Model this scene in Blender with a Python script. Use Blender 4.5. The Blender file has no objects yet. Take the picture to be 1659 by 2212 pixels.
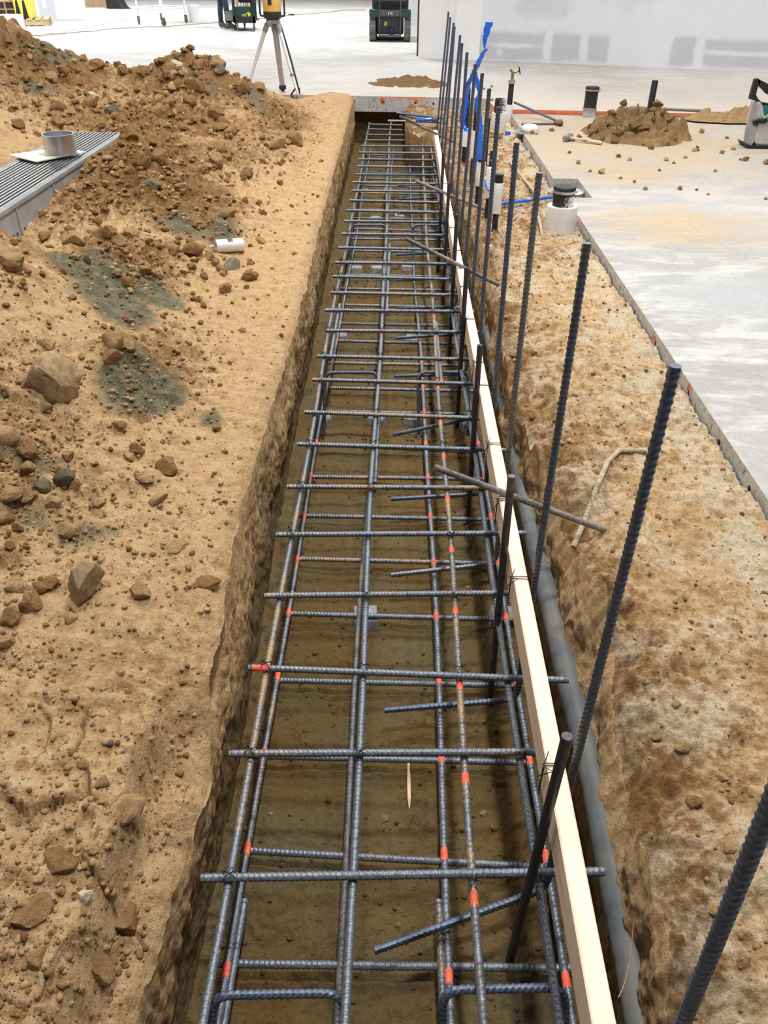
import bpy, math, random
import numpy as np
from mathutils import Vector, Matrix, Quaternion
random.seed(7); RNG = np.random.default_rng(11)
S = bpy.context.scene; C = S.collection
PI = math.pi

# ------------------------------------------------------------------ camera
F_PX, CX, CY, CAM_H = 1700.0, 829.5, 1106.0, 1.42
PITCH, YAW, ROLL = math.radians(35.35989), math.radians(0.7110027), math.radians(0.6)
def cam_axes():
    cy, sy, cp, sp = math.cos(YAW), math.sin(YAW), math.cos(PITCH), math.sin(PITCH)
    f = Vector((-sy*cp, cy*cp, -sp)); r0 = Vector((cy, sy, 0)); u0 = Vector((-sy*sp, cy*sp, cp))
    cr, sr = math.cos(ROLL), math.sin(ROLL)
    return r0*cr + u0*sr, u0*cr - r0*sr, f
AR, AU, AF = cam_axes()
def ray(px, py): return AR*((px-CX)/F_PX) - AU*((py-CY)/F_PX) + AF
def at(px, py, z=0.0):
    d = ray(px, py); t = (z-CAM_H)/d.z; return Vector((d.x*t, d.y*t, z))
def aty(px, py, y):
    d = ray(px, py); t = y/d.y; return Vector((d.x*t, y, CAM_H+d.z*t))
def atx(px, py, x):
    d = ray(px, py); t = x/d.x; return Vector((x, d.y*t, CAM_H+d.z*t))
cam = bpy.data.cameras.new('camera'); camo = bpy.data.objects.new('camera', cam); C.objects.link(camo)
cam.sensor_fit = 'VERTICAL'; cam.sensor_height = 36.0; cam.sensor_width = 27.0
cam.lens = F_PX/2212*36.0; cam.clip_start = .02; cam.clip_end = 200
M = Matrix((( AR.x, AU.x, -AF.x, 0), (AR.y, AU.y, -AF.y, 0), (AR.z, AU.z, -AF.z, CAM_H), (0,0,0,1)))
camo.matrix_world = M
S.camera = camo
S.view_settings.view_transform = 'Standard'; S.view_settings.look = 'None'
S.view_settings.gamma = 1; S.view_settings.use_curve_mapping = False
S.view_settings.exposure = 0.0

# ------------------------------------------------------------------ materials
def nt(name):
    m = bpy.data.materials.new(name); m.use_nodes = True
    t = m.node_tree; b = t.nodes['Principled BSDF']
    return m, t, b
def N(t, typ, **kw):
    n = t.nodes.new(typ)
    for k, v in kw.items():
        if k in n.inputs: n.inputs[k].default_value = v
        else: setattr(n, k, v)
    return n
def lk(t, a, b): t.links.new(a, b)
def rgb(c): return (c[0], c[1], c[2], 1.0)
def mixc(t, fac, a, b, blend='MIX'):
    n = t.nodes.new('ShaderNodeMix'); n.data_type = 'RGBA'; n.blend_type = blend
    for sock, v in ((n.inputs[0], fac), (n.inputs[6], a), (n.inputs[7], b)):
        if isinstance(v, bpy.types.NodeSocket): lk(t, v, sock)
        elif isinstance(v, (tuple, list)): sock.default_value = rgb(v)
        else: sock.default_value = v
    return n.outputs[2]
def math_(t, op, a, b=None, clamp=False):
    n = t.nodes.new('ShaderNodeMath'); n.operation = op; n.use_clamp = clamp
    for i, v in enumerate((a, b)):
        if v is None: continue
        if isinstance(v, bpy.types.NodeSocket): lk(t, v, n.inputs[i])
        else: n.inputs[i].default_value = v
    return n.outputs[0]
def ramp(t, fac, lo, hi):
    n = t.nodes.new('ShaderNodeMapRange'); n.inputs[1].default_value = lo; n.inputs[2].default_value = hi
    n.clamp = True; lk(t, fac, n.inputs[0]); return n.outputs[0]
def coords(t, kind='Object', scale=None):
    c = t.nodes.new('ShaderNodeTexCoord').outputs[kind]
    if scale:
        m = t.nodes.new('ShaderNodeMapping'); m.inputs['Scale'].default_value = scale; lk(t, c, m.inputs[0]); c = m.outputs[0]
    return c
def position(t, scale=None):
    c = t.nodes.new('ShaderNodeNewGeometry').outputs['Position']
    if scale:
        m = t.nodes.new('ShaderNodeMapping'); m.inputs['Scale'].default_value = scale; lk(t, c, m.inputs[0]); c = m.outputs[0]
    return c
def noise(t, vec, scale, detail=4, rough=.55, dist=0):
    n = N(t, 'ShaderNodeTexNoise'); n.inputs['Scale'].default_value = scale; n.inputs['Detail'].default_value = detail
    n.inputs['Roughness'].default_value = rough; n.inputs['Distortion'].default_value = dist
    lk(t, vec, n.inputs['Vector']); return n.outputs[0]
def bump(t, b, h, strength, dist):
    n = N(t, 'ShaderNodeBump'); n.inputs['Strength'].default_value = strength; n.inputs['Distance'].default_value = dist
    lk(t, h, n.inputs['Height']); lk(t, n.outputs[0], b.inputs['Normal'])
def pbr(name, c1, c2=None, scale=12, rough=.6, metal=0, bs=0, bscale=60, lo=.35, hi=.65, rnd=0, coat=0, aniso=None):
    m, t, b = nt(name)
    b.inputs['Roughness'].default_value = rough; b.inputs['Metallic'].default_value = metal
    if coat: b.inputs['Coat Weight'].default_value = coat
    v = coords(t, 'Object', aniso)
    col = None
    if c2 is not None:
        col = mixc(t, ramp(t, noise(t, v, scale), lo, hi), c1, c2)
    else: b.inputs['Base Color'].default_value = rgb(c1)
    if rnd:
        oi = t.nodes.new('ShaderNodeObjectInfo').outputs['Random']
        f = math_(t, 'MULTIPLY_ADD', oi, rnd); f.node.inputs[2].default_value = 1-rnd/2
        g = t.nodes.new('ShaderNodeVectorMath'); g.operation = 'SCALE'
        if col is None: g.inputs[0].default_value = c1
        else: lk(t, col, g.inputs[0])
        lk(t, f, g.inputs['Scale']); col = g.outputs[0]
    if col is not None: lk(t, col, b.inputs['Base Color'])
    if bs: bump(t, b, noise(t, v, bscale, 5, .6), bs, .01)
    return m

def soil_mat(name='soil', use_attr=True):
    """pigments: moist brown, dry tan dust, grey-green clay; all real colours of the soil"""
    m, t, b = nt(name)
    b.inputs['Roughness'].default_value = .93; b.inputs['Specular IOR Level'].default_value = .18
    p = position(t)
    n1 = noise(t, p, 3.2, 6, .6); n2 = noise(t, p, 22, 6, .65); n3 = noise(t, p, 130, 4, .6)
    brown = mixc(t, ramp(t, n2, .3, .7), (.245, .128, .049), (.42, .245, .104))
    dry = mixc(t, ramp(t, n2, .28, .72), (.57, .345, .155), (.78, .545, .305))
    gray = mixc(t, ramp(t, n2, .3, .7), (.135, .120, .072), (.29, .265, .168))
    moist = mixc(t, ramp(t, n1, .38, .62), (.195, .115, .039), (.185, .143, .068))
    if use_attr:
        def attr(nm):
            a = t.nodes.new('ShaderNodeAttribute'); a.attribute_name = nm; return a.outputs['Fac']
        wob = math_(t, 'MULTIPLY', math_(t, 'SUBTRACT', n2, .5), 1.1)
        fd = ramp(t, math_(t, 'ADD', attr('dry'), wob), .30, .72)
        fg = ramp(t, math_(t, 'ADD', attr('gray'), wob), .36, .66)
        fm = ramp(t, math_(t, 'ADD', attr('moist'), math_(t, 'MULTIPLY', wob, .5)), .3, .7)
        pale = ramp(t, math_(t, 'ADD', attr('pale'), wob), .4, .8)
    else:
        oi = t.nodes.new('ShaderNodeObjectInfo').outputs['Random']
        fd = ramp(t, math_(t, 'ADD', math_(t, 'MULTIPLY', oi, .6), n1), .58, 1.25)
        g = math_(t, 'FRACT', math_(t, 'MULTIPLY', oi, 7.31)); fg = ramp(t, g, .92, .99)
        fm = 0.0; pale = 0.0
    col = mixc(t, fd, brown, dry)
    if use_attr: col = mixc(t, math_(t, 'MULTIPLY', pale, .75), col, (.80, .70, .53))
    col = mixc(t, fg, col, gray)
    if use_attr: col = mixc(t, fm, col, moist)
    sp = ramp(t, n3, .25, .75)
    v = t.nodes.new('ShaderNodeVectorMath'); v.operation = 'SCALE'; lk(t, col, v.inputs[0])
    lk(t, math_(t, 'MULTIPLY_ADD', sp, .36), v.inputs['Scale']); v.inputs['Scale'].links[0].from_node.inputs[2].default_value = .80
    lk(t, v.outputs[0], b.inputs['Base Color'])
    h = math_(t, 'ADD', math_(t, 'MULTIPLY', noise(t, p, 70, 8, .68), 1.0), math_(t, 'MULTIPLY', noise(t, p, 320, 3, .6), .25))
    bump(t, b, h, .9, .022)
    return m

def concrete_mat(name, kind):
    m, t, b = nt(name); p = position(t)
    b.inputs['Roughness'].default_value = .62; b.inputs['Specular IOR Level'].default_value = .3
    n1 = noise(t, p, .55, 5, .6, .6); n2 = noise(t, position(t, (1.0, 2.6, 1)), 2.4, 6, .65, .4); n3 = noise(t, p, 40, 5, .6)
    sx = t.nodes.new('ShaderNodeSeparateXYZ'); lk(t, p, sx.inputs[0])
    X, Y, Z = sx.outputs
    nz = t.nodes.new('ShaderNodeSeparateXYZ'); lk(t, t.nodes.new('ShaderNodeNewGeometry').outputs['Normal'], nz.inputs[0])
    def blob(cx, cy, rx, ry):
        dx = math_(t, 'DIVIDE', math_(t, 'SUBTRACT', X, cx), rx); dy = math_(t, 'DIVIDE', math_(t, 'SUBTRACT', Y, cy), ry)
        d = math_(t, 'SQRT', math_(t, 'ADD', math_(t, 'MULTIPLY', dx, dx), math_(t, 'MULTIPLY', dy, dy)))
        return math_(t, 'SUBTRACT', 1.0, d)
    if kind == 'floor':
        col = mixc(t, ramp(t, n1, .35, .65), (.46, .435, .40), (.60, .58, .55))
        col = mixc(t, ramp(t, n2, .5, .72), col, (.70, .69, .67))
        w = math_(t, 'MULTIPLY', math_(t, 'SUBTRACT', n2, .5), 2.6)
        tan = ramp(t, math_(t, 'ADD', math_(t, 'MULTIPLY', math_(t, 'SUBTRACT', 13.4, Y), .32), w), 0, 1.2)
        col = mixc(t, math_(t, 'MULTIPLY', tan, .62), col, (.56, .46, .35))
        def arc(cx, cy, r, w_):      # curved tyre tracks
            dx = math_(t, 'SUBTRACT', X, cx); dy = math_(t, 'SUBTRACT', Y, cy)
            d_ = math_(t, 'SQRT', math_(t, 'ADD', math_(t, 'MULTIPLY', dx, dx), math_(t, 'MULTIPLY', dy, dy)))
            return math_(t, 'SUBTRACT', 1.0, math_(t, 'DIVIDE', math_(t, 'ABSOLUTE', math_(t, 'SUBTRACT', d_, r)), w_), True)
        tr = math_(t, 'MAXIMUM', arc(-.6, 17.2, 2.6, .35), arc(1.2, 21.5, 6.8, .5)); tr = math_(t, 'MAXIMUM', tr, arc(-3.6, 16.5, 2.2, .3))
        col = mixc(t, math_(t, 'MULTIPLY', math_(t, 'MULTIPLY', tr, ramp(t, n2, .3, .6)), .55), col, (.36, .34, .33))
    else:
        col = mixc(t, ramp(t, n1, .35, .65), (.35, .345, .335), (.46, .455, .445))
        col = mixc(t, ramp(t, n2, .48, .70), col, (.66, .655, .635))
        w = math_(t, 'MULTIPLY', math_(t, 'SUBTRACT', n2, .5), 2.4)
        d = math_(t, 'MAXIMUM', blob(2.2, 8.4, 2.6, 2.6), blob(1.9, 5.4, .9, .8))
        d = math_(t, 'MAXIMUM', d, blob(1.8, 7.0, 1.1, .8)); d = math_(t, 'MAXIMUM', d, blob(1.6, 9.3, 1.6, .7))
        tan = ramp(t, math_(t, 'ADD', d, w), .12, .75)
        col = mixc(t, math_(t, 'MULTIPLY', tan, .85), col, (.50, .375, .235))
        # faint smooth darker patch
        col = mixc(t, ramp(t, math_(t, 'ADD', blob(2.0, 4.1, .9, .5), math_(t, 'MULTIPLY', w, .4)), .2, .7), col, (.42, .43, .44))
    # sides: raw cast faces with pits and marking paint
    side = math_(t, 'LESS_THAN', nz.outputs[2], .5)
    pit = ramp(t, noise(t, position(t, (1, 1, .45)), 34, 3, .7), .34, .42)
    if kind == 'floor': raw = mixc(t, pit, (.30, .29, .27), mixc(t, ramp(t, n3, .35, .7), (.44, .44, .44), (.58, .575, .56)))
    else: raw = mixc(t, pit, (.22, .195, .16), mixc(t, ramp(t, n3, .35, .7), (.52, .48, .43), (.66, .62, .56)))
    def dots(u, vz, list_or_pitch, r):
        out = None
        for c_ in list_or_pitch:
            du = math_(t, 'SUBTRACT', u, c_[0]); dz = math_(t, 'SUBTRACT', vz, c_[1])
            d_ = math_(t, 'SQRT', math_(t, 'ADD', math_(t, 'MULTIPLY', du, du), math_(t, 'MULTIPLY', dz, dz)))
            o_ = math_(t, 'LESS_THAN', math_(t, 'ADD', d_, math_(t, 'MULTIPLY', math_(t, 'SUBTRACT', n3, .5), r*.9)), r)
            out = o_ if out is None else math_(t, 'MAXIMUM', out, o_)
        return out
    if kind == 'floor':
        hs = [(-.90, -.055), (-.55, -.06), (.20, -.065), (-.20, -.062), (.16+.0, -.11), (.42, -.07)]
        marks = dots(X, Z, [(-.21, -.045), (.20, -.045), (-.20, -.06)], .03); holes = dots(X, Z, hs, .013)
    else:
        hs = [(2.02, -.09), (2.62, -.085), (3.02, -.08), (3.55, -.085), (2.30, -.085), (4.3, -.08), (5.2, -.085), (7.4, -.08)]
        marks = dots(Y, Z, [(2.06, -.068), (3.03, -.060), (3.57, -.07), (5.0, -.09), (5.6, -.08), (7.2, -.07), (7.9, -.08)], .018); holes = dots(Y, Z, hs, .012)
    raw = mixc(t, marks, raw, (.84, .13, .06)); raw = mixc(t, holes, raw, (.03, .028, .025))
    oz = ramp(t, math_(t, 'ADD', Z, math_(t, 'MULTIPLY', math_(t, 'SUBTRACT', n2, .5), .12)), -.035, -.012)
    oy = ramp(t, Y, 9.0, 9.05)
    pick = ramp(t, noise(t, p, 1.6, 2), .44, .56)
    if kind == 'floor':
        xr = math_(t, 'MULTIPLY', ramp(t, X, 1.02, 1.1), math_(t, 'SUBTRACT', 1.0, ramp(t, X, 3.1, 3.35)))
        of = math_(t, 'MAXIMUM', math_(t, 'MULTIPLY', math_(t, 'MULTIPLY', oz, pick), .75), xr)
        orange = mixc(t, ramp(t, n3, .3, .7), (.75, .17, .06), (.86, .30, .17))
    else:
        of = 0.0; orange = (.8, .12, .04)
    raw = mixc(t, of, raw, orange)
    col = mixc(t, side, col, raw)
    col = mixc(t, .22, col, mixc(t, ramp(t, n3, .3, .7), (.25,.24,.22), (1,1,1)), 'MULTIPLY')
    lk(t, col, b.inputs['Base Color'])
    h = math_(t, 'ADD', math_(t, 'MULTIPLY', pit, math_(t, 'MULTIPLY', side, 1.5)), n3)
    bump(t, b, h, .35, .006)
    return m

def rebar_mat(name, base, rust, amount):
    m, t, b = nt(name); v = coords(t, 'Object')
    oi = t.nodes.new('ShaderNodeObjectInfo').outputs['Random']
    n1 = noise(t, position(t), 4.5, 4, .6); n2 = noise(t, v, 90, 4, .6)
    f = math_(t, 'ADD', n1, math_(t, 'MULTIPLY', math_(t, 'SUBTRACT', n2, .5), .5))
    f = math_(t, 'ADD', f, math_(t, 'MULTIPLY', math_(t, 'SUBTRACT', oi, .5), .28))
    f = ramp(t, f, 1.0-amount, 1.28-amount)
    steel = mixc(t, ramp(t, n2, .3, .7), base, tuple(min(1, c*1.9) for c in base))
    lk(t, mixc(t, f, steel, rust), b.inputs['Base Color'])
    lk(t, math_(t, 'MULTIPLY', math_(t, 'SUBTRACT', 1.0, f), .55), b.inputs['Metallic'])
    b.inputs['Roughness'].default_value = .46
    bump(t, b, n2, .25, .002)
    return m

def wood_mat(name, c1, c2, scale=(30, 2.2, 30)):
    m, t, b = nt(name); v = coords(t, 'Object', scale)
    n = noise(t, v, 1.6, 5, .6, 1.2); k = noise(t, coords(t, 'Object', (3, 1.1, 3)), 3.1, 2, .5)
    col = mixc(t, ramp(t, n, .3, .7), c1, c2)
    col = mixc(t, ramp(t, k, .66, .74), col, tuple(c*.62 for c in c1))
    lk(t, col, b.inputs['Base Color']); b.inputs['Roughness'].default_value = .7
    bump(t, b, n, .15, .002)
    return m

MAT = {}
MAT['soil'] = soil_mat()
MAT['clod'] = soil_mat('clod_soil', False)
MAT['floor'] = concrete_mat('concrete_floor', 'floor')
MAT['slab'] = concrete_mat('concrete_slab', 'slab')
MAT['rebar'] = rebar_mat('rebar_steel', (.105, .120, .142), (.40, .245, .085), .40)
MAT['rebar_rusty'] = rebar_mat('rebar_rusty', (.12, .125, .135), (.44, .275, .10), .42)
MAT['dowel'] = rebar_mat('dowel_steel', (.070, .088, .125), (.18, .12, .07), .30)
MAT['stake'] = rebar_mat('stake_steel', (.040, .040, .048), (.17, .12, .09), .38)
MAT['rod'] = rebar_mat('rod_steel', (.12, .115, .12), (.38, .32, .26), .62)
MAT['old_rod'] = pbr('sandy_rod', (.34, .28, .18), (.47, .40, .28), 40, .8)
MAT['paint'] = pbr('orange_marking_paint', (.90, .17, .085), (.72, .10, .055), 60, .6)
MAT['wood'] = wood_mat('pine', (.86, .63, .455), (.95, .77, .595))
MAT['wire'] = pbr('tie_wire', (.025, .025, .028), None, rough=.5, metal=.6)
MAT['block'] = pbr('concrete_block', (.23, .235, .25), (.38, .385, .40), 60, .9, bs=.4, bscale=160)
MAT['conduit'] = pbr('gray_conduit', (.075, .09, .097), (.14, .14, .132), 7, .62, bs=.15, bscale=30)
MAT['blackpipe'] = pbr('black_pipe', (.012, .012, .014), (.03, .03, .033), 20, .38)
MAT['speckled'] = None
MAT['rubber'] = pbr('black_rubber', (.015, .015, .016), None, rough=.6)
MAT['steel'] = pbr('galvanised', (.55, .56, .58), (.68, .69, .71), 18, .32, .9)
MAT['whitepl'] = pbr('white_foam', (.82, .83, .84), (.90, .90, .90), 14, .6)
MAT['blue'] = pbr('blue_plastic', (.008, .11, .72), (.015, .19, .88), 9, .16, coat=.6)
MAT['brass'] = pbr('brass', (.42, .34, .20), (.28, .24, .18), 40, .42, .8)
# ------------------------------------------------------------------ noise in numpy
_P = np.concatenate([np.random.default_rng(3).permutation(256)]*3)
_G = np.random.default_rng(4).normal(size=(256, 3)); _G /= np.linalg.norm(_G, axis=1)[:, None]
def perlin(x, y, z=None):
    if z is None: z = np.zeros_like(x)
    xi, yi, zi = np.floor(x), np.floor(y), np.floor(z)
    xf, yf, zf = x-xi, y-yi, z-zi
    X, Y, Z = xi.astype(int) & 255, yi.astype(int) & 255, zi.astype(int) & 255
    u, v, w = [q*q*q*(q*(q*6-15)+10) for q in (xf, yf, zf)]
    def g(i, j, k):
        h = _P[_P[_P[X+i]+Y+j]+Z+k]; gr = _G[h]
        return gr[..., 0]*(xf-i) + gr[..., 1]*(yf-j) + gr[..., 2]*(zf-k)
    def lerp(a, b, t): return a+t*(b-a)
    return lerp(lerp(lerp(g(0,0,0), g(1,0,0), u), lerp(g(0,1,0), g(1,1,0), u), v),
                lerp(lerp(g(0,0,1), g(1,0,1), u), lerp(g(0,1,1), g(1,1,1), u), v), w)*1.5
def fbm(x, y, z=None, f=1.0, o=4, r=.5):
    s = 0; a = 1.0; tot = 0
    for i in range(o):
        s = s + a*perlin(x*f+i*17.3, y*f+i*9.1, None if z is None else z*f+i*5.7); tot += a; a *= r; f *= 2.03
    return s/tot
def _hash(i, j, s):
    h = np.sin(i*127.1+j*311.7+s*74.7)*43758.5453; return h-np.floor(h)
def worley(x, y, f, s):
    x = x*f; y = y*f; xi, yi = np.floor(x), np.floor(y)
    f1 = np.full(x.shape, 9.0); f2 = np.full(x.shape, 9.0); idv = np.zeros(x.shape)
    for a in (-1, 0, 1):
        for b in (-1, 0, 1):
            cx, cy = xi+a, yi+b
            d = np.hypot(cx+_hash(cx, cy, s)-x, cy+_hash(cx, cy, s+1.7)-y)
            hh = _hash(cx, cy, s+3.1)
            near = d < f1
            f2 = np.where(near, f1, np.minimum(f2, d)); idv = np.where(near, hh, idv); f1 = np.where(near, d, f1)
    return f1, f2, idv
def sst(x, a, b):
    t = np.clip((x-a)/(b-a), 0, 1); return t*t*(3-2*t)
def gauss(X, Y, cx, cy, rx, ry): return np.exp(-((X-cx)/rx)**2-((Y-cy)/ry)**2)

# ------------------------------------------------------------------ shape of the dug ground
CP = []   # (x, y, z) support points of the left bank
for y in (.2, .6, 1.1, 1.7, 2.4, 3.1, 3.9, 4.8, 5.8, 6.8, 7.8, 8.8, 9.8, 10.8):
    CP += [(-.5, y, .0), (-.85, y, .015)]
CP += [(-1.2,.6,.04), (-1.25,1.2,.05), (-1.15,1.8,.06), (-1.5,1.6,.12), (-2,1.5,.2), (-2,.6,.12), (-1.6,2.2,.26), (-1.15,2.3,.11),
       (-1.45,2.7,.34), (-1.2,2.65,.17), (-1.55,3.15,.46), (-1.95,3.0,.52), (-2.4,2.6,.5), (-1.2,3.2,.19), (-1.0,3.2,.08),
       (-1.62,3.65,.27), (-1.95,3.8,.20), (-1.35,3.75,.20), (-1.1,3.7,.07), (-1.7,4.3,.13), (-1.35,4.2,.17), (-1.1,4.3,.06), (-1.05,5,.07),
       (-2.1,4.5,.06), (-1.75,4.9,.15), (-1.35,5.0,.16), (-1.75,5.5,.33), (-2.1,5.3,.17), (-1.85,6.1,.31), (-1.45,5.8,.27), (-1.15,5.6,.12), (-2.1,6.3,.20),
       (-1.6,6.7,.20), (-1.2,6.6,.13), (-2.2,7.0,.17), (-2.7,6.2,.22), (-2.75,5.2,.20), (-2.8,4.2,.2), (-3.3,5.5,.30),
       (-1.9,7.5,.17), (-1.3,7.6,.10), (-2.6,7.8,.24), (-3.2,7.8,.40), (-3.9,7.4,.55), (-4.6,7.6,.7),
       (-2.12,9.2,.49), (-2.45,9.2,.46), (-1.85,9.2,.41), (-1.62,9.2,.31), (-1.42,9.4,.22), (-1.22,9.6,.10), (-2.8,9.1,.355), (-3.2,9.0,.47),
       (-3.52,9.0,.60), (-3.66,9.0,.62), (-3.82,9.0,.76), (-4.0,9.0,.78), (-4.6,9.0,.8), (-1.6,8.2,.19), (-2.2,8.3,.30), (-2.9,8.4,.32), (-3.6,8.3,.55),
       (-1.7,10.3,.0), (-2.2,10.4,.06), (-3,10.3,.1), (-3.8,10.3,.25), (-4.8,10.3,.4), (-2.2,11.4,-.25), (-3.5,11.6,-.25), (-1.2,11.2,-.2), (-5.4,11.6,-.2), (-5.4,9,.75), (-5.4,6,.5), (-5.4,3,.5), (-3.5,1,.3), (-3.6,3.5,.45)]
CP = np.array(CP)
def _tps(r2): return r2*np.log(r2+1e-9)*.5
_d2 = ((CP[:, None, :2]-CP[None, :, :2])**2).sum(-1)
_A = np.zeros((len(CP)+3,)*2); _A[:len(CP), :len(CP)] = _tps(_d2) + np.eye(len(CP))*.006
_Pm = np.c_[np.ones(len(CP)), CP[:, :2]]; _A[:len(CP), len(CP):] = _Pm; _A[len(CP):, :len(CP)] = _Pm.T
_W = np.linalg.solve(_A, np.r_[CP[:, 2], 0, 0, 0])
def tps(X, Y):
    out = _W[-3] + _W[-2]*X + _W[-1]*Y
    for i, (cx, cy, _) in enumerate(CP): out = out + _W[i]*_tps((X-cx)**2+(Y-cy)**2)
    return out
def interp(Y, pts):
    a = np.array(pts); return np.interp(Y, a[:, 0], a[:, 1])
LT = [(.2,-.47), (.7,-.445), (1.07,-.42), (1.45,-.45), (1.6,-.455), (1.93,-.49), (3.8,-.475), (5.33,-.51), (7.8,-.532), (9.6,-.548), (11,-.56)]
LB = [(.2,-.44), (1.05,-.44), (1.56,-.44), (2.63,-.475), (3.64,-.485), (5.4,-.507), (7.3,-.533), (11,-.55)]
RT = [(.2,.525), (.61,.53), (1.15,.565), (1.65,.602), (2.7,.53), (3.03,.495), (4.5,.55), (5.2,.55), (6,.48), (7.98,.42), (8.9,.40), (9.25,.10), (9.6,.07), (11,.07)]
RB = [(.2,.485), (1.5,.50), (4,.50), (8,.46), (8.9,.42), (9.3,.14), (9.6,.10), (11,.08)]
FLOOR_Z = -.56
def rough_left(X, Y):
    r = .07 + 0*X
    r = r + .95*np.clip(np.maximum.reduce([gauss(X,Y,-1.75,5.6,.6,.95), gauss(X,Y,-2.2,9.0,1.0,1.0), gauss(X,Y,-3.8,8.6,1.4,1.4), gauss(X,Y,-1.35,3.9,.30,.45)*.9,
        gauss(X,Y,-2.1,7.5,1.0,.9)*.9, gauss(X,Y,-1.3,5.1,.38,.6)*.85, gauss(X,Y,-1.35,6.4,.45,.8)*.7, gauss(X,Y,-1.3,2.1,.45,.5)*.55, gauss(X,Y,-.95,2.9,.2,.55)*.6,
        gauss(X,Y,-1.7,3.1,.4,.4)*.35, gauss(X,Y,-1.25,1.65,.3,.25)*.4, gauss(X,Y,-1.15,8.3,.42,1.2)*.8, gauss(X,Y,-1.2,6.8,.40,.8)*.75, gauss(X,Y,-.70,.75,.22,.45)*.20, gauss(X,Y,-1.05,1.32,.2,.12)*.2, gauss(X,Y,-1.0,9.6,.3,.5)*.3]), 0, 1)
    for cx, cy, rx, ry in ((-1.42,3.75,.2,.2), (-1.25,3.6,.2,.25), (-1.3,3.4,.15,.2), (-.97,2.72,.16,.25)): r = np.maximum(r, .62*gauss(X, Y, cx, cy, rx, ry))
    return r
def facets(x, y, f, s):
    """angular lumps: every cell is a tilted, cut-off block of its own height"""
    x = x*f; y = y*f; xi, yi = np.floor(x), np.floor(y); best = np.full(x.shape, -9.0)
    for a in (-1, 0, 1):
        for b in (-1, 0, 1):
            cx, cy = xi+a, yi+b
            dx = x-(cx+.15+.7*_hash(cx, cy, s)); dy = y-(cy+.15+.7*_hash(cx, cy, s+1.7)); h = _hash(cx, cy, s+3.1)
            th = _hash(cx, cy, s+5.3)*6.283; c, n = np.cos(th), np.sin(th); u = dx*c+dy*n; v = -dx*n+dy*c
            r = .30+.42*h
            e = np.maximum(np.abs(u)+.35*np.abs(v), np.abs(v)*1.15+.2*np.abs(u))/r      # rounded box footprint
            top = h**1.3*(1+.55*(_hash(cx, cy, s+7.9)-.5)*2*u/r+.4*(_hash(cx, cy, s+9.1)-.5)*2*v/r)
            best = np.maximum(best, np.where(e < 1.25, top*sst(e, 1.25, .45), 0))
    return best
def clods(X, Y, r, top=True):
    """knobbly loose-soil relief"""
    wx = X + .035*perlin(X*9, Y*9)+.010*perlin(X*34, Y*34); wy = Y + .035*perlin(X*9+31, Y*9+7)+.010*perlin(X*34+11, Y*34)
    z = 0
    for f, a, s in ((4.3, .085, 1), (8.5, .060, 2), (16, .034, 3), (31, .018, 4)):
        z = z + facets(wx, wy, f, s)*a
    f1, f2, h = worley(wx, wy, 64, 6)
    z = z + np.clip(1-(f1/.6)**2, 0, 1)**.6*(h**2)*.008
    return z*r
def scuffs(X, Y):
    """flaky broken surface: thin ledges, pits and scrapes"""
    wx = X+.05*perlin(X*6, Y*6); n = fbm(wx, Y, None, 7, 5, .6)
    led = np.round(n*7)/7; z = .018*n+.020*(led*.6+n*.4)
    rid = 1-np.abs(fbm(X+5, Y, None, 15, 4, .6))*2.2; z = z+.010*np.clip(rid, -1, 1)
    f1, f2, h = worley(wx, Y, 13, 21); z = z-np.where(h > .72, np.clip(1-(f1/.38)**2, 0, 1)*.022*h, 0)
    f1, f2, h = worley(wx+3, Y, 34, 22); z = z-np.where(h > .6, np.clip(1-(f1/.42)**2, 0, 1)*.010*h, 0)
    return z
def h_left(X, Y, detail=True):
    z = tps(X, Y)
    if not detail: return z
    r = rough_left(X, Y)
    chan = sst(X, -2.74, -2.68)*(1-sst(X, -2.15, -2.09))*(1-sst(Y, 6.78, 6.95))
    flank = np.clip(1-np.abs(X+2.05)/.13, 0, 1)*(1-sst(Y, 6.7, 6.95)); r = r*(1-.6*flank)
    z = z + fbm(X, Y, None, 1.6, 3)*.05*(.25+r) + fbm(X, Y, None, 7, 5, .55)*(.006+.03*r)
    z = z + scuffs(X, Y)*(.50+.5*np.clip(r*2, 0, 1)) + clods(X, Y, r) - .035*r
    z = np.where(chan > 0, z*(1-chan)+np.minimum(z, .17)*chan, z)-.04*flank
    # broken crust with cracks, near left corner
    ck = gauss(X, Y, -.72, .72, .26, .42)
    f1, f2, hh = worley(X+.09*perlin(X*5, Y*5)+.02*perlin(X*21, Y*21), Y+.09*perlin(X*5+9, Y*5+5)+.02*perlin(X*21+4, Y*21), 5.2, 8)
    z = z - ck*.04*(1-sst(f2-f1, .0, .05))*(hh > .45) + ck*(.07*(hh-.5)*sst(f2-f1, 0, .12)+.03*fbm(X, Y, None, 9, 3))
    # step of the crust towards the trench
    ec = -.535 + .035*perlin(Y*5+3, Y*0) + .02*perlin(Y*14, Y*0+4)
    near = 1-sst(Y, 1.18, 1.34)
    z = z - near*(.13+.03*perlin(X*11, Y*11))*sst(X, ec-.02, ec+.03)
    # scooped hollow near the bend of the bank
    z = z - .06*gauss(X, Y, -.56, 1.42, .13, .22)
    edge = interp(Y, LT)
    z = z - .05*np.exp(-np.clip(edge-X, 0, 9)/.03)
    return z
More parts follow.
